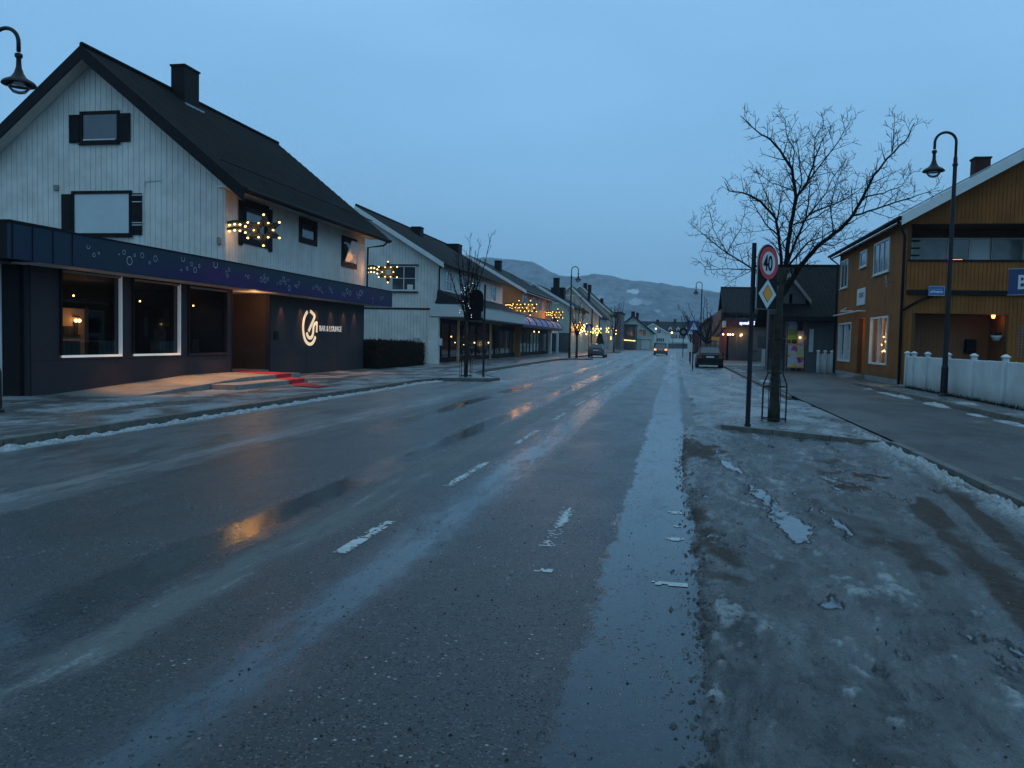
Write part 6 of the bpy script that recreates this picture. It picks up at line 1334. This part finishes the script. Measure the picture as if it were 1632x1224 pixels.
# ================================================================== CARS
M['paintd'] = simple('dark_car_paint', (.006, .004, .005), .4, 0, var=.1, coat=.08, spec=.15); M['paints'] = simple('silver_car_paint', (.05, .056, .06), .35, .3, var=.05, coat=1.); M['paintr'] = simple('pale_car_paint', (.08, .08, .09), .3, .5, coat=1.)
M['carglass'] = simple('car_glass', (.06, .08, .10), .12, var=.05, bst=.01, spec=.6, coat=.2)
M['taillight'] = simple('tail_lamp_red', (.20, .01, .012), .25, coat=1.); M['taillit'] = emis('tail_lamp_lit', (1., .25, .06), 3.); M['headlit'] = emis('tail_lamp_core', (1., .34, .16), 3.)
def car(x, y, z, lab, paint, lit=False, flip=1, W=1.8, L=4.5, Hh=1.43, hatch=False):
    C_ = thing('parked_car' if not lit else 'car', (x, y, z), lab, 'car'); hw = W/2
    def yy(t): return y+flip*t
    # side profile from rear bumper (t=0) to the nose (t=L)
    low = [(0, .32, .62), (.04, .24, .90), (.25, .20, .96), (.9, .18, .94), (2.2, .18, .90), (3.3, .18, .88), (4.1, .20, .74), (L-.05, .26, .62), (L, .34, .5)]
    if hatch: low[2] = (.25, .2, .98)
    m = MB(); b = 0; ring = 10
    for t, zb, zt in low:
        e = 1-.10*(1 if t in (0, L) else 0)-.04*(1 if t in (.04, L-.05) else 0); w_ = hw*e
        sec = [(-w_*.80, zb), (-w_*.97, zb+.10), (-w_, zb+(zt-zb)*.5), (-w_*.96, zt-.10), (-w_*.86, zt), (w_*.86, zt), (w_*.96, zt-.10), (w_, zb+(zt-zb)*.5), (w_*.97, zb+.10), (w_*.80, zb)]
        m.v += [(x+sx, yy(t), z+sz) for sx, sz in sec]
    for i in range(len(low)-1):
        for j in range(ring): j2 = (j+1) % ring; m.f.append([i*ring+j, i*ring+j2, (i+1)*ring+j2, (i+1)*ring+j])
    m.f.append(list(range(ring))); m.f.append([(len(low)-1)*ring+j for j in range(ring)]); body = m.build('body', paint, C_, smooth=False, bevel=.015)
    # cabin
    r0, r1 = (.30, .85) if not hatch else (.10, .42)
    cab = [(r0, .94, .96, .80), (r1, .94, Hh-.02, .66), (1.9, .92, Hh, .68), (2.55, .90, Hh-.06, .68), (3.35, .88, .90, .80)]
    m = MB()
    for t, zb, zt, wt in cab: m.v += [(x-hw*.84, yy(t), z+zb-.02), (x-hw*wt*(1 if zt > 1 else 1.02), yy(t), z+zt), (x+hw*wt*(1 if zt > 1 else 1.02), yy(t), z+zt), (x+hw*.84, yy(t), z+zb-.02)]
    for i in range(len(cab)-1):
        for j in range(4): j2 = (j+1) % 4; m.f.append([i*4+j, i*4+j2, (i+1)*4+j2, (i+1)*4+j])
    cb = m.build('cabin', paint, C_)
    q = MB(); (ta, _, za, wa), (tb, _, zb_, wb) = cab[0], cab[1]; f = lambda s, wd: (x+s*hw*wd, )
    P = lambda s, k: (x+s*hw*(wa+(wb-wa)*k)*.92, yy(ta+(tb-ta)*k-.012), z+za+(zb_-za)*k+.012)
    q.poly([P(-1, .10), P(1, .10), P(1, .92), P(-1, .92)]); q.build('rear_window', 'carglass', cb)
    (ta2, _, za2, wa2), (tb2, _, zb2, wb2) = cab[4], cab[3]; P = lambda s, k: (x+s*hw*(wa2+(wb2-wa2)*k)*.92, yy(ta2+(tb2-ta2)*k+.012), z+za2+(zb2-za2)*k+.012)
    q = MB(); q.poly([P(-1, .08), P(1, .08), P(1, .92), P(-1, .92)]); q.build('windscreen', 'carglass', cb)
    for s in (-1, 1):
        q = MB()
        for t0, t1 in ((.62, 1.75), (1.82, 2.9)):
            q.poly([(x+s*hw*.835, yy(t0), z+.97), (x+s*hw*.835, yy(t1), z+.96), (x+s*hw*.70, yy(min(t1, 2.55)), z+Hh-.10), (x+s*hw*.70, yy(max(t0, 1.0)), z+Hh-.09)])
        q.build('side_window', 'carglass', cb)
        q = MB(); q.box(x+s*hw*.62, x+s*hw*.93, yy(-.02), yy(.08), z+.66, z+.84); q.build('tail_light', 'taillit' if lit else 'taillight', C_, bevel=.02)
        if lit: q = MB(); q.ball((x+s*hw*.78, yy(-.05), z+.75), .065, 8, 6); q.build('lamp', 'headlit', C_)
        q = MB(); q.box(x+s*hw*.60, x+s*hw*.90, yy(L-.10), yy(L+.01), z+.52, z+.64); q.build('headlight', 'carglass', C_)
        q = MB(); q.box(x+s*(hw+.02), x+s*(hw+.18), yy(2.95), yy(3.08), z+.92, z+1.03); q.build('wing_mirror', paint, C_, bevel=.02)
        for t in (.85, 3.65):
            q = MB(); q.tube([(x+s*(hw-.20), yy(t), z+.315), (x+s*(hw+.0), yy(t), z+.315)], .315, 20); wl = q.build('wheel', 'rubber', C_); q = MB(); q.tube([(x+s*(hw-.0), yy(t), z+.315), (x+s*(hw+.015), yy(t), z+.315)], .2, 14); q.build('rim', 'galv', wl)
    q = MB(); q.box(x-.26, x+.26, yy(-.01), yy(-.025), z+.70, z+.81); q.build('number_plate', 'signw', C_)
    q = MB(); q.box(x-hw*.86, x+hw*.86, yy(-.03), yy(.05), z+.27, z+.34); q.build('bumper', 'rubber', C_)
    return C_
car(2.4, 57.6, .02, 'dark sedan parked on the right with its rear towards us', 'paintd', W=1.82)
car(-7.85, 84.5, .0, 'dark grey hatchback parked at the left kerb beyond the tree', 'paints', W=1.7, L=4.1, Hh=1.40, hatch=True)
car(-1.8, 112, .0, 'car driving away down the middle of the road with glowing lamps', 'paintr', True, W=1.8, Hh=1.46)

# ================================================================== WORLD, HAZE, SUN, CAMERA
W = bpy.data.worlds.new('World'); S.world = W; W.use_nodes = True; nt = W.node_tree; nt.nodes.clear()
tc = nt.nodes.new('ShaderNodeTexCoord'); sp = nt.nodes.new('ShaderNodeSeparateXYZ'); nt.links.new(tc.outputs['Generated'], sp.inputs[0])
rp = nt.nodes.new('ShaderNodeValToRGB'); nt.links.new(sp.outputs[2], rp.inputs[0]); el = rp.color_ramp.elements
SKY = [(0., (.185, .395, .60)), (.04, (.195, .42, .65)), (.12, (.205, .445, .705)), (.24, (.21, .46, .75)), (.40, (.23, .485, .79)), (.60, (.26, .49, .72)), (1., (.33, .53, .65))]
el[0].position, el[0].color = SKY[0][0], (*SKY[0][1], 1); el[1].position, el[1].color = SKY[-1][0], (*SKY[-1][1], 1)
for p_, c_ in SKY[1:-1]: e_ = el.new(p_); e_.color = (*c_, 1)
sky = nt.nodes.new('ShaderNodeTexSky'); sky.sky_type = 'NISHITA'; sky.sun_disc = False; sky.sun_elevation = R(3); sky.sun_rotation = R(200)
mp = nt.nodes.new('ShaderNodeVectorMath'); mp.operation = 'MULTIPLY'; mp.inputs[1].default_value = (1.2, 1.2, 4); nt.links.new(tc.outputs['Generated'], mp.inputs[0])
no = nt.nodes.new('ShaderNodeTexNoise'); no.inputs['Scale'].default_value = 1.3; no.inputs['Detail'].default_value = 5; nt.links.new(mp.outputs[0], no.inputs['Vector'])
mr = nt.nodes.new('ShaderNodeMapRange'); mr.inputs[1].default_value = .3; mr.inputs[2].default_value = .7; mr.inputs[3].default_value = .90; mr.inputs[4].default_value = 1.10; nt.links.new(no.outputs[0], mr.inputs[0])
ml = nt.nodes.new('ShaderNodeVectorMath'); ml.operation = 'SCALE'; nt.links.new(rp.outputs[0], ml.inputs[0]); nt.links.new(mr.outputs[0], ml.inputs['Scale'])
b1 = nt.nodes.new('ShaderNodeBackground'); nt.links.new(ml.outputs[0], b1.inputs[0]); b1.inputs[1].default_value = 1.0
b2 = nt.nodes.new('ShaderNodeBackground'); nt.links.new(sky.outputs[0], b2.inputs[0]); b2.inputs[1].default_value = .004
ad = nt.nodes.new('ShaderNodeAddShader'); nt.links.new(b1.outputs[0], ad.inputs[0]); nt.links.new(b2.outputs[0], ad.inputs[1]); wo = nt.nodes.new('ShaderNodeOutputWorld'); nt.links.new(ad.outputs[0], wo.inputs[0])
sun = light('sun', 'SUN', (0, 0, 50), .04, (.8, .9, 1.), 0, (R(25), 0, R(200))); sun.data.angle = R(60)

HAZE = True
if HAZE:
    k = Mat('haze_air'); pv = k.n('ShaderNodeVolumePrincipled'); pv.inputs['Color'].default_value = (.74, .88, 1., 1); pv.inputs['Density'].default_value = .00026; pv.inputs['Anisotropy'].default_value = .0
    k.t.links.new(pv.outputs[0], k.out.inputs['Volume']); M['haze'] = k.m
    tag(MB().box(-4300, 4300, -400, 3700, -3.5, 420).build('haze', 'haze'), kind='stuff')

cam = bpy.data.cameras.new('camera'); co = bpy.data.objects.new('camera', cam); COL.objects.link(co); S.camera = co
cam.sensor_width = 36; cam.lens = 1320/1632*36; cam.clip_end = 9000; cam.clip_start = .05
Rm = ((0.9810714, 0.0325139, -0.1908970), (0.1923164, -0.0482647, 0.9801454), (0.0226547, -0.9983052, -0.0536041))
co.matrix_world = Matrix([[Rm[i][0], -Rm[i][1], -Rm[i][2], (0, 0, 1.65)[i]] for i in range(3)]+[[0, 0, 0, 1]])
S.view_settings.view_transform = 'Standard'; S.view_settings.look = 'None'; S.view_settings.gamma = 1; S.view_settings.exposure = .2
S.render.engine = 'CYCLES'; cy = S.cycles
cy.use_denoising = True; cy.max_bounces = 6; cy.diffuse_bounces = 2; cy.glossy_bounces = 3; cy.transmission_bounces = 4; cy.transparent_max_bounces = 12; cy.volume_bounces = 1
cy.sample_clamp_indirect = 1.0; cy.sample_clamp_direct = 3; cy.caustics_reflective = False; cy.caustics_refractive = False
cy.use_light_tree = True
